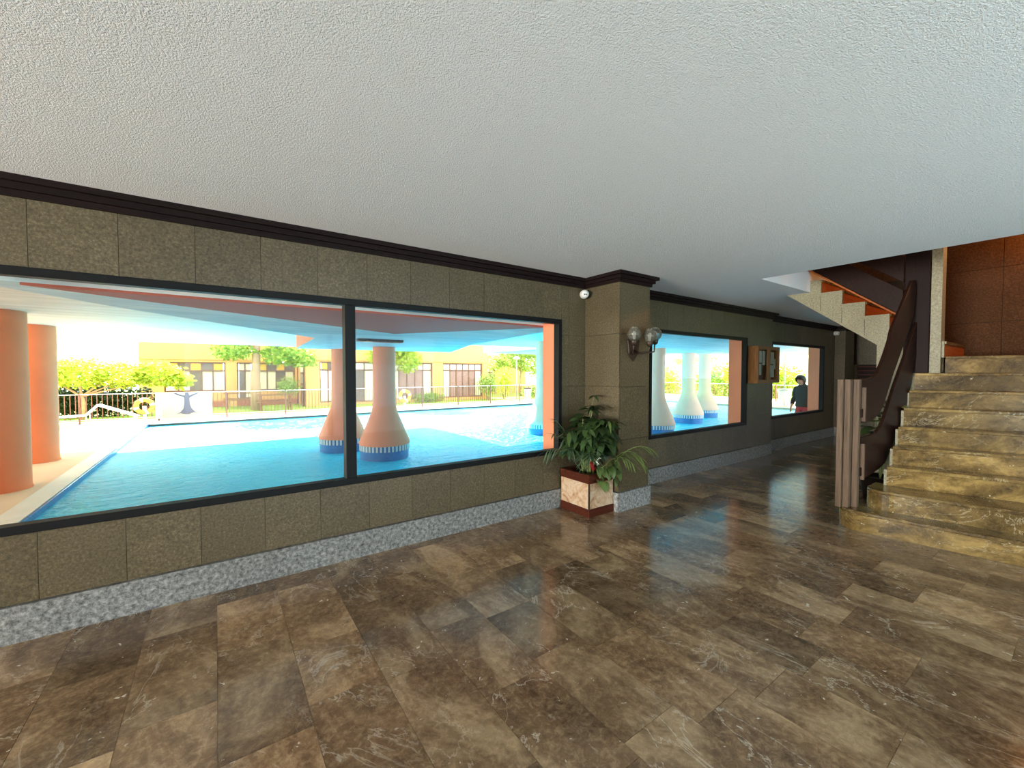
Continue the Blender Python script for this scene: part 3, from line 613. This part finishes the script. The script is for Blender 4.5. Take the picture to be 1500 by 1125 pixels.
# porch slabs: a high ceiling and dropped slabs (all solid concrete)
ZH = 2.42
m = MB().slab([(-14, 3.75), (26, 3.75), (26, 17.0), (10.4, 17.0), (10.4, 12.4), (5.4, 12.4), (5.4, 16.9), (-14, 16.9)], ZH, ZS + .1)
tag(m.build('porch_ceiling', 'porch_white'), 'cream porch ceiling over the near part of the pool', 'ceiling', kind='structure')
lowp = [(-1.3, 3.752), (-.56, 4.9), (1.29, 7.2), (1.5, 10.6), (5.25, 10.3), (4.2, 7.4), (3.5, 3.752)]
m = MB().slab(lowp, 2.04, ZH); ps = m.build('porch_slab', 'porch_blue'); tag(ps, 'dropped pale blue porch slab carried by two flared columns', 'ceiling', kind='structure')
MB().prism([(7.25, 2.05), (10.58, 2.05), (10.58, ZH - .01), (7.25, ZH - .01)], lambda y, z: (1.28 + (y - 7.2) * .0618, y, z), lambda y, z: (1.29 + (y - 7.2) * .0618, y, z)).build('slab_edge', 'salmon', ps)
o = MB().slab([(-.95, 3.752), (2.0, 5.6), (3.2, 3.752)], 2.022, 2.04).build('porch_soffit', 'soffit_red'); tag(o, 'red brown triangular soffit outside the widest window', 'soffit', kind='structure')
m = MB().slab([(6.2, 3.752), (6.2, 7.0), (9.3, 8.6), (15.5, 9.2), (15.5, 6.6), (11.5, 3.752)], 2.2, ZH); tag(m.build('porch_slab', 'porch_blue'), 'pale blue dropped porch slab outside the window by the noticeboard', 'ceiling', kind='structure')
ft = empty('strip_light', (2.2, 6.9, 2.04), 'dark flat strip light fixed under the dropped porch slab', 'light fitting')
B(1.86, 6.84, 2.0, 2.6, 6.98, 2.04).build('housing', 'black_metal', ft); B(1.88, 6.86, 1.992, 2.58, 6.96, 2.0).build('diffuser', 'dark_pane', ft)
# ---- flared columns standing in the water
def column(x, y, ztop, label, mat, s=1.0):
    c = empty('flared_column', (x, y, ZW), label, 'column')
    MB().lathe([(.50 * s, -.06), (.53 * s, -.05), (.53 * s, 0), (.49 * s, .10), (.28 * s, .62), (.245 * s, .76), (.235 * s, .9), (.235 * s, ztop)], 36, (x, y)).build('shaft', mat, c, auto=True)
    MB().lathe([(.505 * s, ZW - .2), (.505 * s, -.06)], 36, (x, y)).build('mosaic_base', 'tile_blue', c, auto=True)
    m = MB()
    for k in range(40):
        a = 2 * PI * k / 40; ca, sa = math.cos(a), math.sin(a); n0 = len(m.v)
        for z in (-.17, -.05):
            for r_, w_ in ((.50 * s, -.022), (.525 * s, -.022), (.525 * s, .022), (.50 * s, .022)): m.v.append((x + r_ * ca - w_ * sa, y + r_ * sa + w_ * ca, z))
        m.f += [tuple(n0 + i for i in q) for q in ((3, 2, 1, 0), (4, 5, 6, 7), (0, 1, 5, 4), (1, 2, 6, 5), (2, 3, 7, 6), (3, 0, 4, 7))]
    stuff(m.build('white_tile_fringe', 'tile_white', c))
column(2.98, 9.0, 2.04, 'salmon flared pool column beneath the strip light', 'salmon')
column(2.45, 11.0 - .55, 2.04, 'salmon flared column at the far edge of the dropped slab', 'salmon')
column(8.1, 9.75, ZH, 'pale peach flared column by the right reveal of the widest window', 'peach')
column(10.75, 7.65, 2.2, 'peach flared column seen beside the globe wall lamp', 'peach')
column(14.2, 8.75, 2.2, 'peach flared column in the middle of the second window', 'peach')
column(16.6, 9.5, ZH, 'peach flared column half hidden behind another in the second window', 'peach')
def post(x, y, r, label):
    c = empty('round_column', (x, y, ZG), label, 'column')
    MB().lathe([(r, ZG), (r, ZH)], 40, (x, y)).build('shaft', 'orange_col', c, auto=True)
    MB().lathe([(r + .01, ZG), (r + .01, ZG + .03)], 40, (x, y)).build('foot_ring', 'orange_col', c, auto=True)
post(-2.72, 9.55, .36, 'thick orange round column on the deck nearer the window')
post(-2.95, 12.2, .33, 'orange round column on the deck further from the window')
# ---- fences
def fence(p0, p1, step, label):
    p0, p1 = Vector(p0), Vector(p1); d = p1 - p0; L = d.length; u = d / L; n = round(L / step); f = empty('pool_fence', (p0.x, p0.y, ZG), label, 'fence')
    def bar(m, s, r, z0, z1):
        c = p0 + u * s; m.box(c.x - r, c.y - r, z0, c.x + r, c.y + r, z1)
    for k in range(n + 1): m = MB(); bar(m, L * k / n, .022, ZG, .76); m.build('fence_post', 'win_frame', f)
    for z in (.73, -.14): MB().tube([(p0.x, p0.y, z), (p1.x, p1.y, z)], .018, 6).build('rail', 'steel', f)
    m = MB(); nb_ = int(L / .13)
    for k in range(nb_): bar(m, L * (k + .5) / nb_, .011, -.14, .73)
    stuff(m.build('fence_bars', 'win_frame', f))
fence((-12, 19.9, 0), (27, 19.9, 0), 2.05, 'thin metal railing fence in front of the ochre house')
fence((27.05, 19.8, 0), (27.05, 4.5, 0), 2.05, 'metal railing fence in front of the tall hedge')
# ---- life rings
def ring(x, y, z, Rr, label):
    g = empty('life_ring', (x, y, ZG), label, 'life ring')
    MB().torus((x, y, z), (0, 1, 0), Rr, Rr * .33, 28, 10).build('ring', 'ring_orange', g, True)
    for k in range(4): MB().torus((x, y, z), (0, 1, 0), Rr, Rr * .35, 4, 10, k * PI / 2 + .3, k * PI / 2 + .65).build('white_band', 'curtain', g, True)
    B(x - .05, y + .02, ZG, x + .05, y + .06, z).build('stand_post', 'white', g)
ring(-2.08, 19.4, .30, .22, 'orange life ring on a stand beside the tree banner')
ring(7.42, 19.4, .34, .24, 'orange and white life ring on the fence behind the central pool column')
# ---- banner with tree drawing
t = NT('banner_sheet'); t.color(t.ramp(t.noise(t.coord('Object', (9, 1, 1)), 3), [(.3, srgb(190, 178, 140)), (.7, srgb(206, 198, 172))])); t.rough(.8); M['banner'] = t.m
M['ink'] = plain('grey_ink', srgb(92, 88, 104), .9, var=.25, scale=14)
bn = empty('banner', (-.98, 19.8, ZG), 'cream sheet with a grey tree drawing hung on the pool fence', 'banner')
MB().prism([(-1.82, -.2), (-.15, -.2), (-.15, .74), (-1.82, .76)], lambda x, z: (x, 19.80, z), lambda x, z: (x, 19.83, z)).build('sheet', 'banner', bn)
B(-1.82, 19.796, -.2, -1.64, 19.80, .75).build('white_border', 'white', bn)
tr = [(-1.3, -.06), (-1.12, 0), (-1.02, .14), (-.99, .4), (-1.0, .56), (-1.16, .62), (-1.32, .72), (-1.24, .73), (-1.1, .66), (-.98, .62), (-.97, .74), (-.86, .74), (-.84, .62), (-.72, .68), (-.6, .73), (-.52, .72), (-.68, .62), (-.83, .54), (-.83, .3), (-.77, .12), (-.66, 0), (-.5, -.06), (-.75, -.03), (-.86, -.1), (-.98, -.08), (-1.1, -.04)]
MB().prism(tr[::-1], lambda x, z: (x, 19.798, z), lambda x, z: (x, 19.80, z)).build('tree_print', 'ink', bn)
# ---- sun lounger
sl = empty('sun_lounger', (-3.1, 18.9, ZG), 'white sun lounger with raised back by the pool fence', 'sun lounger', rz=0)
m = MB().tube([(-4.4, 18.9, .05), (-3.5, 18.9, .08), (-3.2, 18.9, .42), (-2.2, 18.9, -.02)], .025, 6).tube([(-4.4, 19.4, .05), (-3.5, 19.4, .08), (-3.2, 19.4, .42), (-2.2, 19.4, -.02)], .025, 6); m.build('frame', 'white', sl)
MB().prism([(-4.4, .06), (-3.5, .09), (-3.2, .44), (-3.2, .41), (-3.5, .06), (-4.4, .03)], lambda x, z: (x, 18.93, z), lambda x, z: (x, 19.37, z)).build('sling', 'white', sl)
for x, zt_ in ((-4.2, .06), (-3.45, .1), (-2.3, 0.0)):
    for y in (18.9, 19.4): MB().tube([(x, y, ZG), (x, y, zt_)], .02, 6).build('leg', 'white', sl)
# ---- picnic tables
def picnic(x, y, label):
    p = empty('picnic_table', (x, y, ZG), label, 'table')
    for k in range(4): B(x - .75, y - .3 + .15 * k, .44, x + .75, y - .16 + .15 * k, .475).build('top_plank', 'mid_wood', p)
    for s_ in (-.62, .62): B(x - .75, y + s_ - .11, .14, x + .75, y + s_ + .11, .175).build('bench_plank', 'mid_wood', p)
    for xx in (x - .6, x + .55):
        MB().box(xx, y - .6, .08, xx + .05, y + .6, .13).prism([(-.5, ZG), (-.42, ZG), (-.12, .44), (-.2, .44)], lambda a, z: (xx, y + a, z), lambda a, z: (xx + .05, y + a, z)).prism([(.42, ZG), (.5, ZG), (.2, .44), (.12, .44)], lambda a, z: (xx, y + a, z), lambda a, z: (xx + .05, y + a, z)).build('trestle', 'mid_wood', p)
picnic(2.2, 21.9, 'wooden picnic table on the lawn beside the tree trunk'); picnic(1.0, 24.6, 'wooden picnic table close to the house door')
# ---- house
def house(name, label, x0, x1, y, zt_, depth, wins, door=None, base=True, gx=None):
    hs = empty(name, ((x0 + x1) / 2, y, ZG), label, 'building')
    m = MB(); cur = x0
    for (a, b, z0, z1, kind) in wins:
        m.box(cur, y, ZG, a, y + .25, 2.1); m.box(a, y, ZG, b, y + .25, z0); m.box(a, y, z1, b, y + .25, 2.1); cur = b
    m.box(cur, y, ZG, x1, y + .25, 2.1); m.box(x0, y, 2.1, x1, y + .25, zt_)
    m.box(x0, y + .25, ZG, x0 + .25, y + depth, zt_); m.box(x1 - .25, y + .25, ZG, x1, y + depth, zt_); m.box(x0, y + .25, zt_ - .2, x1, y + depth, zt_)
    m.build('wall', 'house', hs)
    B(x0 - .02, y - .06, 2.12, x1 + .02, y, 2.2).build('string_course', 'house', hs)
    if base:
        for (a, b) in base: B(a, y - .02, ZG, b, y, .02).build('brick_base', 'house_brick', hs)
    for (a, b, z0, z1, kind) in wins:
        f = MB().box(a, y + .08, z0, a + .07, y + .16, z1).box(b - .07, y + .08, z0, b, y + .16, z1).box(a + .07, y + .08, z0, b - .07, y + .16, z0 + .07).box(a + .07, y + .08, z1 - .07, b - .07, y + .16, z1)
        zr = z1 - .48; f.box(a + .07, y + .08, zr, b - .07, y + .16, zr + .08); n = max(2, round((b - a) / .5)); xs = [a + .07 + (b - a - .14) * k / n for k in range(n + 1)]
        for x in xs[1:-1]: f.box(x - .03, y + .09, z0 + .07, x + .03, y + .15, z1 - .07)
        wn = f.build('window', 'win_frame', hs)
        for k, (p, q) in enumerate(zip(xs, xs[1:])):
            top = {'amber': 'amber' if k % 2 == 0 else 'dark_pane', 'brick': 'curtain', 'dark': 'curtain'}[kind]
            low = {'amber': 'curtain' if k % 3 < 2 else 'dark_pane', 'brick': 'brick_shutter' if 0 < k < n - 1 else 'curtain', 'dark': ('dark_pane', 'curtain')[k % 2]}[kind]
            B(p + .03, y + .12, zr + .08, q - .03, y + .13, z1 - .07).build('pane', top, wn); B(p + .03, y + .12, z0 + .07, q - .03, y + .13, zr).build('pane', low, wn)
    return hs
house('house_wing', 'ochre house wing with amber transom windows behind the tree banner', -2.95, 3.70, 26, 4.2, 5,
      [(-2.05, .40, .52, 2.0, 'amber'), (.88, 1.6, .09, 2.0, 'dark'), (1.75, 3.6, .5, 2.0, 'amber')], base=[(-2.95, .4), (.88, 3.7)])
hr = house('house_wing', 'ochre house wing with brick patterned shutters behind the pool columns', 3.75, 14.7, 23.5, 3.7, 7,
      [(4.40, 5.25, -.1, 2.05, 'amber'), (6.1, 7.3, -.15, 2.05, 'dark'), (8.1, 10.75, -.1, 2.05, 'brick'), (11.45, 14.3, -.1, 2.05, 'brick')], base=[(7.3, 8.1), (10.75, 11.45)])
f = MB().box(3.70, 23.9, ZG, 3.76, 24.9, 1.95).build('side_door', 'win_frame', hr); B(3.68, 24.0, .9, 3.70, 24.8, 1.4).build('pane', 'dark_pane', f); B(3.68, 24.0, 1.5, 3.70, 24.8, 1.9).build('pane', 'curtain', f)
house('house_wing', 'low set back ochre house wing beside the shade tree', 15.3, 22, 29, 2.9, 5, [(17.6, 18.9, -.1, 1.9, 'dark')], base=[])
# ---- trees and shrubs
def blob(m, c, rad, n, size, rnd, shell=.5):
    for _ in range(n):
        a, b = rnd.uniform(0, 2 * PI), rnd.uniform(-1, 1); r_ = rnd.uniform(shell, 1); s_ = math.sqrt(1 - b * b)
        p = Vector((c[0] + rad[0] * r_ * s_ * math.cos(a), c[1] + rad[1] * r_ * s_ * math.sin(a), c[2] + rad[2] * r_ * b))
        d = Vector((rnd.gauss(0, 1), rnd.gauss(0, 1), rnd.gauss(-.2, .6))).normalized(); sd = d.cross(Vector((rnd.gauss(0, 1), rnd.gauss(0, 1), rnd.gauss(0, 1)))).normalized()
        L = size * rnd.uniform(.7, 1.3); k = len(m.v); m.v += [tuple(p), tuple(p + d * L * .5 + sd * L * .28), tuple(p + d * L), tuple(p + d * L * .5 - sd * L * .28)]; m.f.append((k, k + 1, k + 2, k + 3))
def tree(name, label, cat, base, trunk, tr_, blobs, mat, n, size, seed, group=None):
    rnd = random.Random(seed); t_ = empty(name, base, label, cat, group)
    m = MB(); m.tube([base] + trunk, [tr_ * (1 - .45 * i / len(trunk)) for i in range(len(trunk) + 1)], 9)
    top = Vector(trunk[-1])
    for c, rad in blobs:
        e_ = Vector(c); m.tube([top - Vector((0, 0, .15)), top.lerp(e_, .6) + Vector((0, 0, .1)), e_], [tr_ * .45, tr_ * .28, tr_ * .12], 6)
    m.build('trunk', 'bark', t_, True); f_ = MB(); tot = sum(r_[0] * r_[1] + r_[2] * r_[0] for _, r_ in blobs)
    for c, rad in blobs: blob(f_, c, rad, int(n * (rad[0] * rad[1] + rad[2] * rad[0]) / tot), size, rnd)
    stuff(f_.build('foliage', mat, t_)); return t_
tree('garden_tree', 'low spreading lime green tree behind the orange columns', 'tree', (-4.05, 21.6, ZG), [(-4.0, 21.6, .3), (-4.05, 21.6, .75)], .09,
     [((-4.1, 21.6, 1.45), (1.0, .9, .55)), ((-2.9, 21.6, 1.4), (.9, .8, .5)), ((-1.9, 21.7, 1.45), (.9, .8, .5)), ((-5.4, 21.8, 1.5), (1.1, .9, .6)), ((-1.2, 21.6, 1.2), (.45, .5, .35))], 'tree_lime', 5200, .17, 1)
tree('garden_tree', 'tall shade tree with a straight pale trunk in front of the amber windows', 'tree', (1.52, 23, ZG), [(1.5, 23, 1.0), (1.55, 23, 2.3), (1.6, 23, 3.2)], .24,
     [((.6, 22.9, 2.5), (.9, .9, .42)), ((2.6, 22.8, 2.35), (1.0, .9, .5)), ((3.4, 22.4, 2.2), (.7, .7, .5)), ((1.6, 23, 4.0), (2.0, 1.8, 1.0))], 'tree_green', 5200, .2, 2)
tree('garden_tree', 'bright lime tree rising behind the central pool column', 'tree', (7.9, 22.2, ZG), [(7.9, 22.2, .8), (7.9, 22.2, 1.6)], .1,
     [((7.2, 22.2, 2.4), (.75, .6, .55)), ((8.7, 22.2, 2.2), (.8, .6, .7)), ((8.0, 22.2, 3.2), (1.3, .9, .7))], 'tree_lime', 3200, .2, 3)
tree('garden_tree', 'pale green spreading tree beside the garden lamp post', 'tree', (18.6, 25, ZG), [(18.5, 25, 1.0), (18.6, 25, 1.8)], .14,
     [((17.4, 25, 2.5), (1.3, 1.0, .75)), ((19.2, 25, 2.3), (1.5, 1.1, .95)), ((20.6, 25, 1.6), (1.0, 1.0, .7)), ((18.6, 25, 3.2), (2.0, 1.2, .7)), ((16.3, 25, 2.0), (.6, .6, .6))], 'tree_pale', 6000, .2, 4)
def shrub(label, c, rad, mat, n, seed, size=.12, name='garden_shrub', stems=True):
    rnd = random.Random(seed); s_ = empty(name, (c[0], c[1], ZG), label, 'shrub' if name != 'tall_hedge' else 'hedge'); m = MB()
    for k in range(4): a = k * 1.6; m.tube([(c[0] + .05 * math.cos(a), c[1] + .05 * math.sin(a), ZG), (c[0] + rad[0] * .5 * math.cos(a), c[1] + rad[1] * .5 * math.sin(a), c[2])], [.03, .012], 6)
    m.build('stem', 'bark', s_); m = MB(); blob(m, c, rad, n, size, rnd, .3); stuff(m.build('foliage', mat, s_))
shrub('round clipped bush against the right end of the brick shuttered house', (14.2, 22.6, .75), (.75, .6, .75), 'tree_pale', 1600, 11)
shrub('yellow green bushy shrub beside the round clipped bush', (15.6, 22.9, .9), (.7, .6, .95), 'tree_lime', 1400, 12)
shrub('small olive coloured shrub by the side door of the house', (3.0, 23.9, .75), (.6, .5, .55), 'tree_pale', 900, 13)
shrub('low row shrub under the brick shuttered windows', (10.2, 22.9, .0), (1.1, .35, .35), 'tree_green', 900, 14)
shrub('dark low hedge below the spreading lime tree', (-4.2, 23.2, .35), (2.4, .5, .75), 'leaf_dark', 7000, 15, .14)
shrub('low dark shrub by the lamp post', (18.3, 23.2, .15), (1.2, .5, .5), 'tree_green', 1100, 16)
for k, (y0, ht) in enumerate(((22, 1.9), (17.5, 2.1), (13, 2.0), (8.5, 1.9), (4, 2.0))):
    lab = ['tall clipped hedge at the fence corner', 'tall hedge seen behind the globe wall lamp side of the second window', 'tall hedge behind the middle of the second window', 'tall hedge behind the standing person', 'tall hedge at the far right beyond the smallest window'][k]
    shrub(lab, (31.5, y0, .7), (1.0, 2.1, ht * .75), ('tree_lime', 'tree_green')[k % 2], 3600, 30 + k, .2, 'tall_hedge')
tree('garden_tree', 'slim branching tree in front of the hedge in the second window', 'tree', (28.6, 17.4, ZG), [(28.6, 17.3, .9), (28.5, 17.1, 1.6)], .12, [((28.6, 18.2, 2.6), (.9, 1.0, .6)), ((28.6, 16.4, 2.7), (.9, 1.0, .6))], 'tree_pale', 1800, .18, 41)
tree('garden_tree', 'yellow green young tree by the right reveal of the second window', 'tree', (28.8, 14.0, ZG), [(28.8, 14, .5), (28.8, 14, 1.0)], .1, [((28.8, 14.1, 1.4), (.8, 1.2, .9)), ((28.8, 13.4, 2.3), (.8, .9, .7))], 'tree_lime', 2200, .18, 42)
# ---- lamp post, bin, planters in the garden
lpst = empty('garden_lamp_post', (16.0, 22.0, ZG), 'slim grey garden lamp post with a flat hood', 'lamp post')
MB().tube([(16, 22, ZG), (16, 22, 2.3)], [.05, .035], 8).build('post', 'steel', lpst); MB().lathe([(.03, 2.3), (.26, 2.36), (.10, 2.5), (.02, 2.55)], 16, (16, 22)).build('hood', 'steel', lpst)
bn2 = empty('litter_bin', (16.6, 21.6, ZG), 'small white litter bin at the foot of the lamp post', 'bin')
MB().lathe([(.2, ZG), (.24, .35), (.24, .4)], 16, (16.6, 21.6)).build('bin_body', 'white', bn2); MB().lathe([(.25, .4), (.25, .46), (.1, .5)], 16, (16.6, 21.6)).build('lid', 'black_metal', bn2)
bn3 = empty('litter_bin', (24.5, 9.6, ZG), 'white slatted litter bin on a post left of the standing person', 'bin')
MB().tube([(24.5, 9.6, ZG), (24.5, 9.6, 2.4)], .035, 8).build('post', 'steel', bn3); MB().lathe([(.26, .0), (.32, .5)], 16, (24.5, 9.6)).build('bin_body', 'white', bn3); MB().lathe([(.36, .5), (.36, .56), (.3, .62)], 16, (24.5, 9.6)).build('lid', 'steel', bn3)
wb = empty('white_building', (60, 18, ZG), 'long white building far behind the hedge', 'building')
B(60, -10, ZG, 66, 48, 5.2).build('wall', 'coping', wb); B(59.9, -10, 5.2, 66.1, 48, 5.5).build('roof_edge', 'steel', wb)
for k in range(12): B(59.95, -8 + 4.5 * k, 1.5, 60, -5.8 + 4.5 * k, 3.2).build('window', 'steel', wb)
# ---- person by the pool
def skin_mesh(name, nodes, edges, mat, parent, root=0, sub=2):
    me = bpy.data.meshes.new(name); me.from_pydata([n[0] for n in nodes], edges, []); me.materials.append(M[mat])
    o = bpy.data.objects.new(name, me); col.objects.link(o); sk = o.modifiers.new('skin', 'SKIN'); sk.use_smooth_shade = True
    for v_, n in zip(me.skin_vertices[0].data, nodes): r_ = n[1]; v_.radius = (r_, r_) if not isinstance(r_, tuple) else r_
    me.skin_vertices[0].data[root].use_root = True
    s_ = o.modifiers.new('sub', 'SUBSURF'); s_.levels = sub; s_.render_levels = sub
    if parent: o.parent = parent
    return o
per = empty('person', (13.4, 4.76, ZG), 'person in a dark hooded jacket and red shorts standing with bowed head by the pool', 'person', rz=math.radians(165))
per.scale = (.96, .96, .96)   # local frame: +X is where the person faces
BN = [((0, 0, .92), .10), ((0, 0, 1.12), .10), ((.02, 0, 1.32), .11), ((.05, 0, 1.45), .075), ((.11, 0, 1.52), .06), ((.15, 0, 1.60), .09), ((.19, 0, 1.66), .085)]
BE = [(0, 1), (1, 2), (2, 3), (3, 4), (4, 5), (5, 6)]
def hand(nodes, edges, wi, w_, s_):
    b = len(nodes); nodes.append(((w_[0] + .02, w_[1] + s_ * .005, w_[2] - .07), (.03, .016))); edges.append((wi, b))
    for k, (dx, L) in enumerate(((-.025, .060), (-.008, .072), (.01, .068), (.026, .055))):
        i = len(nodes); nodes += [((w_[0] + .02 + dx, w_[1] + s_ * .006, w_[2] - .11), .0085), ((w_[0] + .03 + dx, w_[1], w_[2] - .11 - L * .6), .008), ((w_[0] + .04 + dx, w_[1] - s_ * .01, w_[2] - .11 - L), .0065)]; edges += [(b, i), (i, i + 1), (i + 1, i + 2)]
    i = len(nodes); nodes += [((w_[0] + .055, w_[1] - s_ * .01, w_[2] - .06), .009), ((w_[0] + .075, w_[1] - s_ * .015, w_[2] - .10), .0075)]; edges += [(b, i), (i, i + 1)]
for s_ in (-1, 1):
    i = len(BN); fx = .16 if s_ < 0 else .05
    BN += [((.03, s_ * .19, 1.36), .06), ((.0, s_ * .25, 1.10), .045), ((fx, s_ * .24, .90), .033), ((fx + .02, s_ * .24, .86), .028)]; BE += [(2, i), (i, i + 1), (i + 1, i + 2), (i + 2, i + 3)]
    hand(BN, BE, i + 3, (fx + .02, s_ * .24, .86), s_)
    i = len(BN); BN += [((0, s_ * .10, .84), .09), ((.02, s_ * .115, .48), .058), ((-.01, s_ * .12, .28), .055), ((-.01, s_ * .12, .08), .036), ((.03, s_ * .125, .035), .035), ((.17, s_ * .14, .02), .028)]
    BE += [(0, i)] + [(i + k, i + k + 1) for k in range(5)]
skin_mesh('body', BN, BE, 'skin', per)
def hoop(m, rings_, seg=20):
    """stacked elliptical rings (cx, cy, z, rx, ry) as one skin"""
    n0 = len(m.v)
    for cx, cy_, z, rx, ry in rings_: m.v += [(cx + rx * math.cos(2 * PI * j / seg), cy_ + ry * math.sin(2 * PI * j / seg), z) for j in range(seg)]
    for i in range(len(rings_) - 1):
        for j in range(seg): q = n0 + i * seg; m.f.append((q + j, q + (j + 1) % seg, q + seg + (j + 1) % seg, q + seg + j))
    return m
jm = hoop(MB(), [(0, 0, .84, .15, .215), (0, 0, .86, .165, .23), (0, 0, .95, .165, .225), (0, 0, 1.1, .16, .215), (.01, 0, 1.25, .16, .22), (.02, 0, 1.36, .145, .215), (.03, 0, 1.43, .115, .16), (.06, 0, 1.49, .085, .10), (.08, 0, 1.52, .07, .08)])
for s_ in (-1, 1):
    fx = .16 if s_ < 0 else .05
    jm.tube([(.02, s_ * .12, 1.39), (.025, s_ * .20, 1.36), (.01, s_ * .25, 1.24), (0, s_ * .27, 1.10), (fx * .6, s_ * .26, .99), (fx - .01, s_ * .245, .91)], [.075, .085, .078, .07, .06, .048], 14)
o = jm.build('hooded_jacket', 'hoodie', None, True); o.parent = per; o['label'] = 'dark hooded jacket'
hd = MB(); n0 = 0; rings = 9; seg = 16   # open hood around the head, opening towards the face
ax = Vector((.80, 0, -.60)).normalized(); e1 = Vector((0, 1, 0)); e2 = ax.cross(e1); cH = Vector((.145, 0, 1.625))
for i in range(rings + 1):
    t_ = PI * (.0 + .60 * i / rings); r_ = .145 * math.sin(t_) if t_ < PI / 2 else .145 * (1 - .08 * (t_ - PI / 2))
    c_ = cH - ax * (.145 * math.cos(t_))
    for j in range(seg): a = 2 * PI * j / seg; hd.v.append(tuple(c_ + e1 * r_ * .92 * math.cos(a) + e2 * r_ * math.sin(a) * 1.08))
for i in range(rings):
    for j in range(seg): q = i * seg; hd.f.append((q + j, q + (j + 1) % seg, q + seg + (j + 1) % seg, q + seg + j))
o = bpy.data.objects.new('hood', hd.mesh('hood', 'hoodie', True)); col.objects.link(o); o.parent = per; sd_ = o.modifiers.new('solid', 'SOLIDIFY'); sd_.thickness = .012
sm_ = hoop(MB(), [(0, 0, .94, .14, .19), (0, 0, .86, .15, .20), (0, 0, .78, .135, .19), (0, 0, .74, .06, .10)])
for s_ in (-1, 1): hoop(sm_, [(0, s_ * .095, .84, .12, .10), (0, s_ * .10, .74, .13, .115), (.015, s_ * .112, .60, .13, .115), (.02, s_ * .115, .53, .128, .112), (.02, s_ * .115, .535, .11, .10)])
o = sm_.build('shorts', 'shorts', None, True); o.parent = per; o['label'] = 'red shorts'
fm = MB(); fc = Vector((.265, 0, 1.60))   # facial features
o = MB().ball((.235, 0, 1.615), .02, 8, 6, (.8, .7, 1.3)).build('nose', 'skin', None, True); o.parent = per
for s_ in (-1, 1):
    o = MB().ball((.235, s_ * .034, 1.64), .011, 8, 6).build('eye', 'black', None, True); o.parent = per
    o = MB().ball((.14, s_ * .088, 1.61), .024, 8, 6, (1, .5, 1.4)).build('ear', 'skin', None, True); o.parent = per
o = MB().ball((.222, 0, 1.565), .02, 8, 6, (.5, 1.3, .35)).build('mouth', 'shorts', None, True); o.parent = per
o = MB().ball((.13, 0, 1.655), .10, 14, 9, (1, .95, .95)).build('hair', 'hair', None, True); o.parent = per
# ---- repeats of one kind share a group
GROUPS = {'flared_column': 'flared columns in the pool', 'round_column': 'orange columns on the deck', 'garden_tree': 'garden trees', 'garden_shrub': 'garden shrubs', 'tall_hedge': 'tall hedges behind the side fence',
          'picnic_table': 'picnic tables on the lawn', 'life_ring': 'life rings by the fence', 'pool_fence': 'pool fences', 'house_wing': 'wings of the ochre house', 'security_camera': 'security cameras in the hall', 'stair_balustrade': 'stair balustrades', 'litter_bin': 'litter bins outside'}
for o in scene.objects:
    if o.parent is None and 'label' in o and o.name.split('.')[0] in GROUPS: o['group'] = GROUPS[o.name.split('.')[0]]
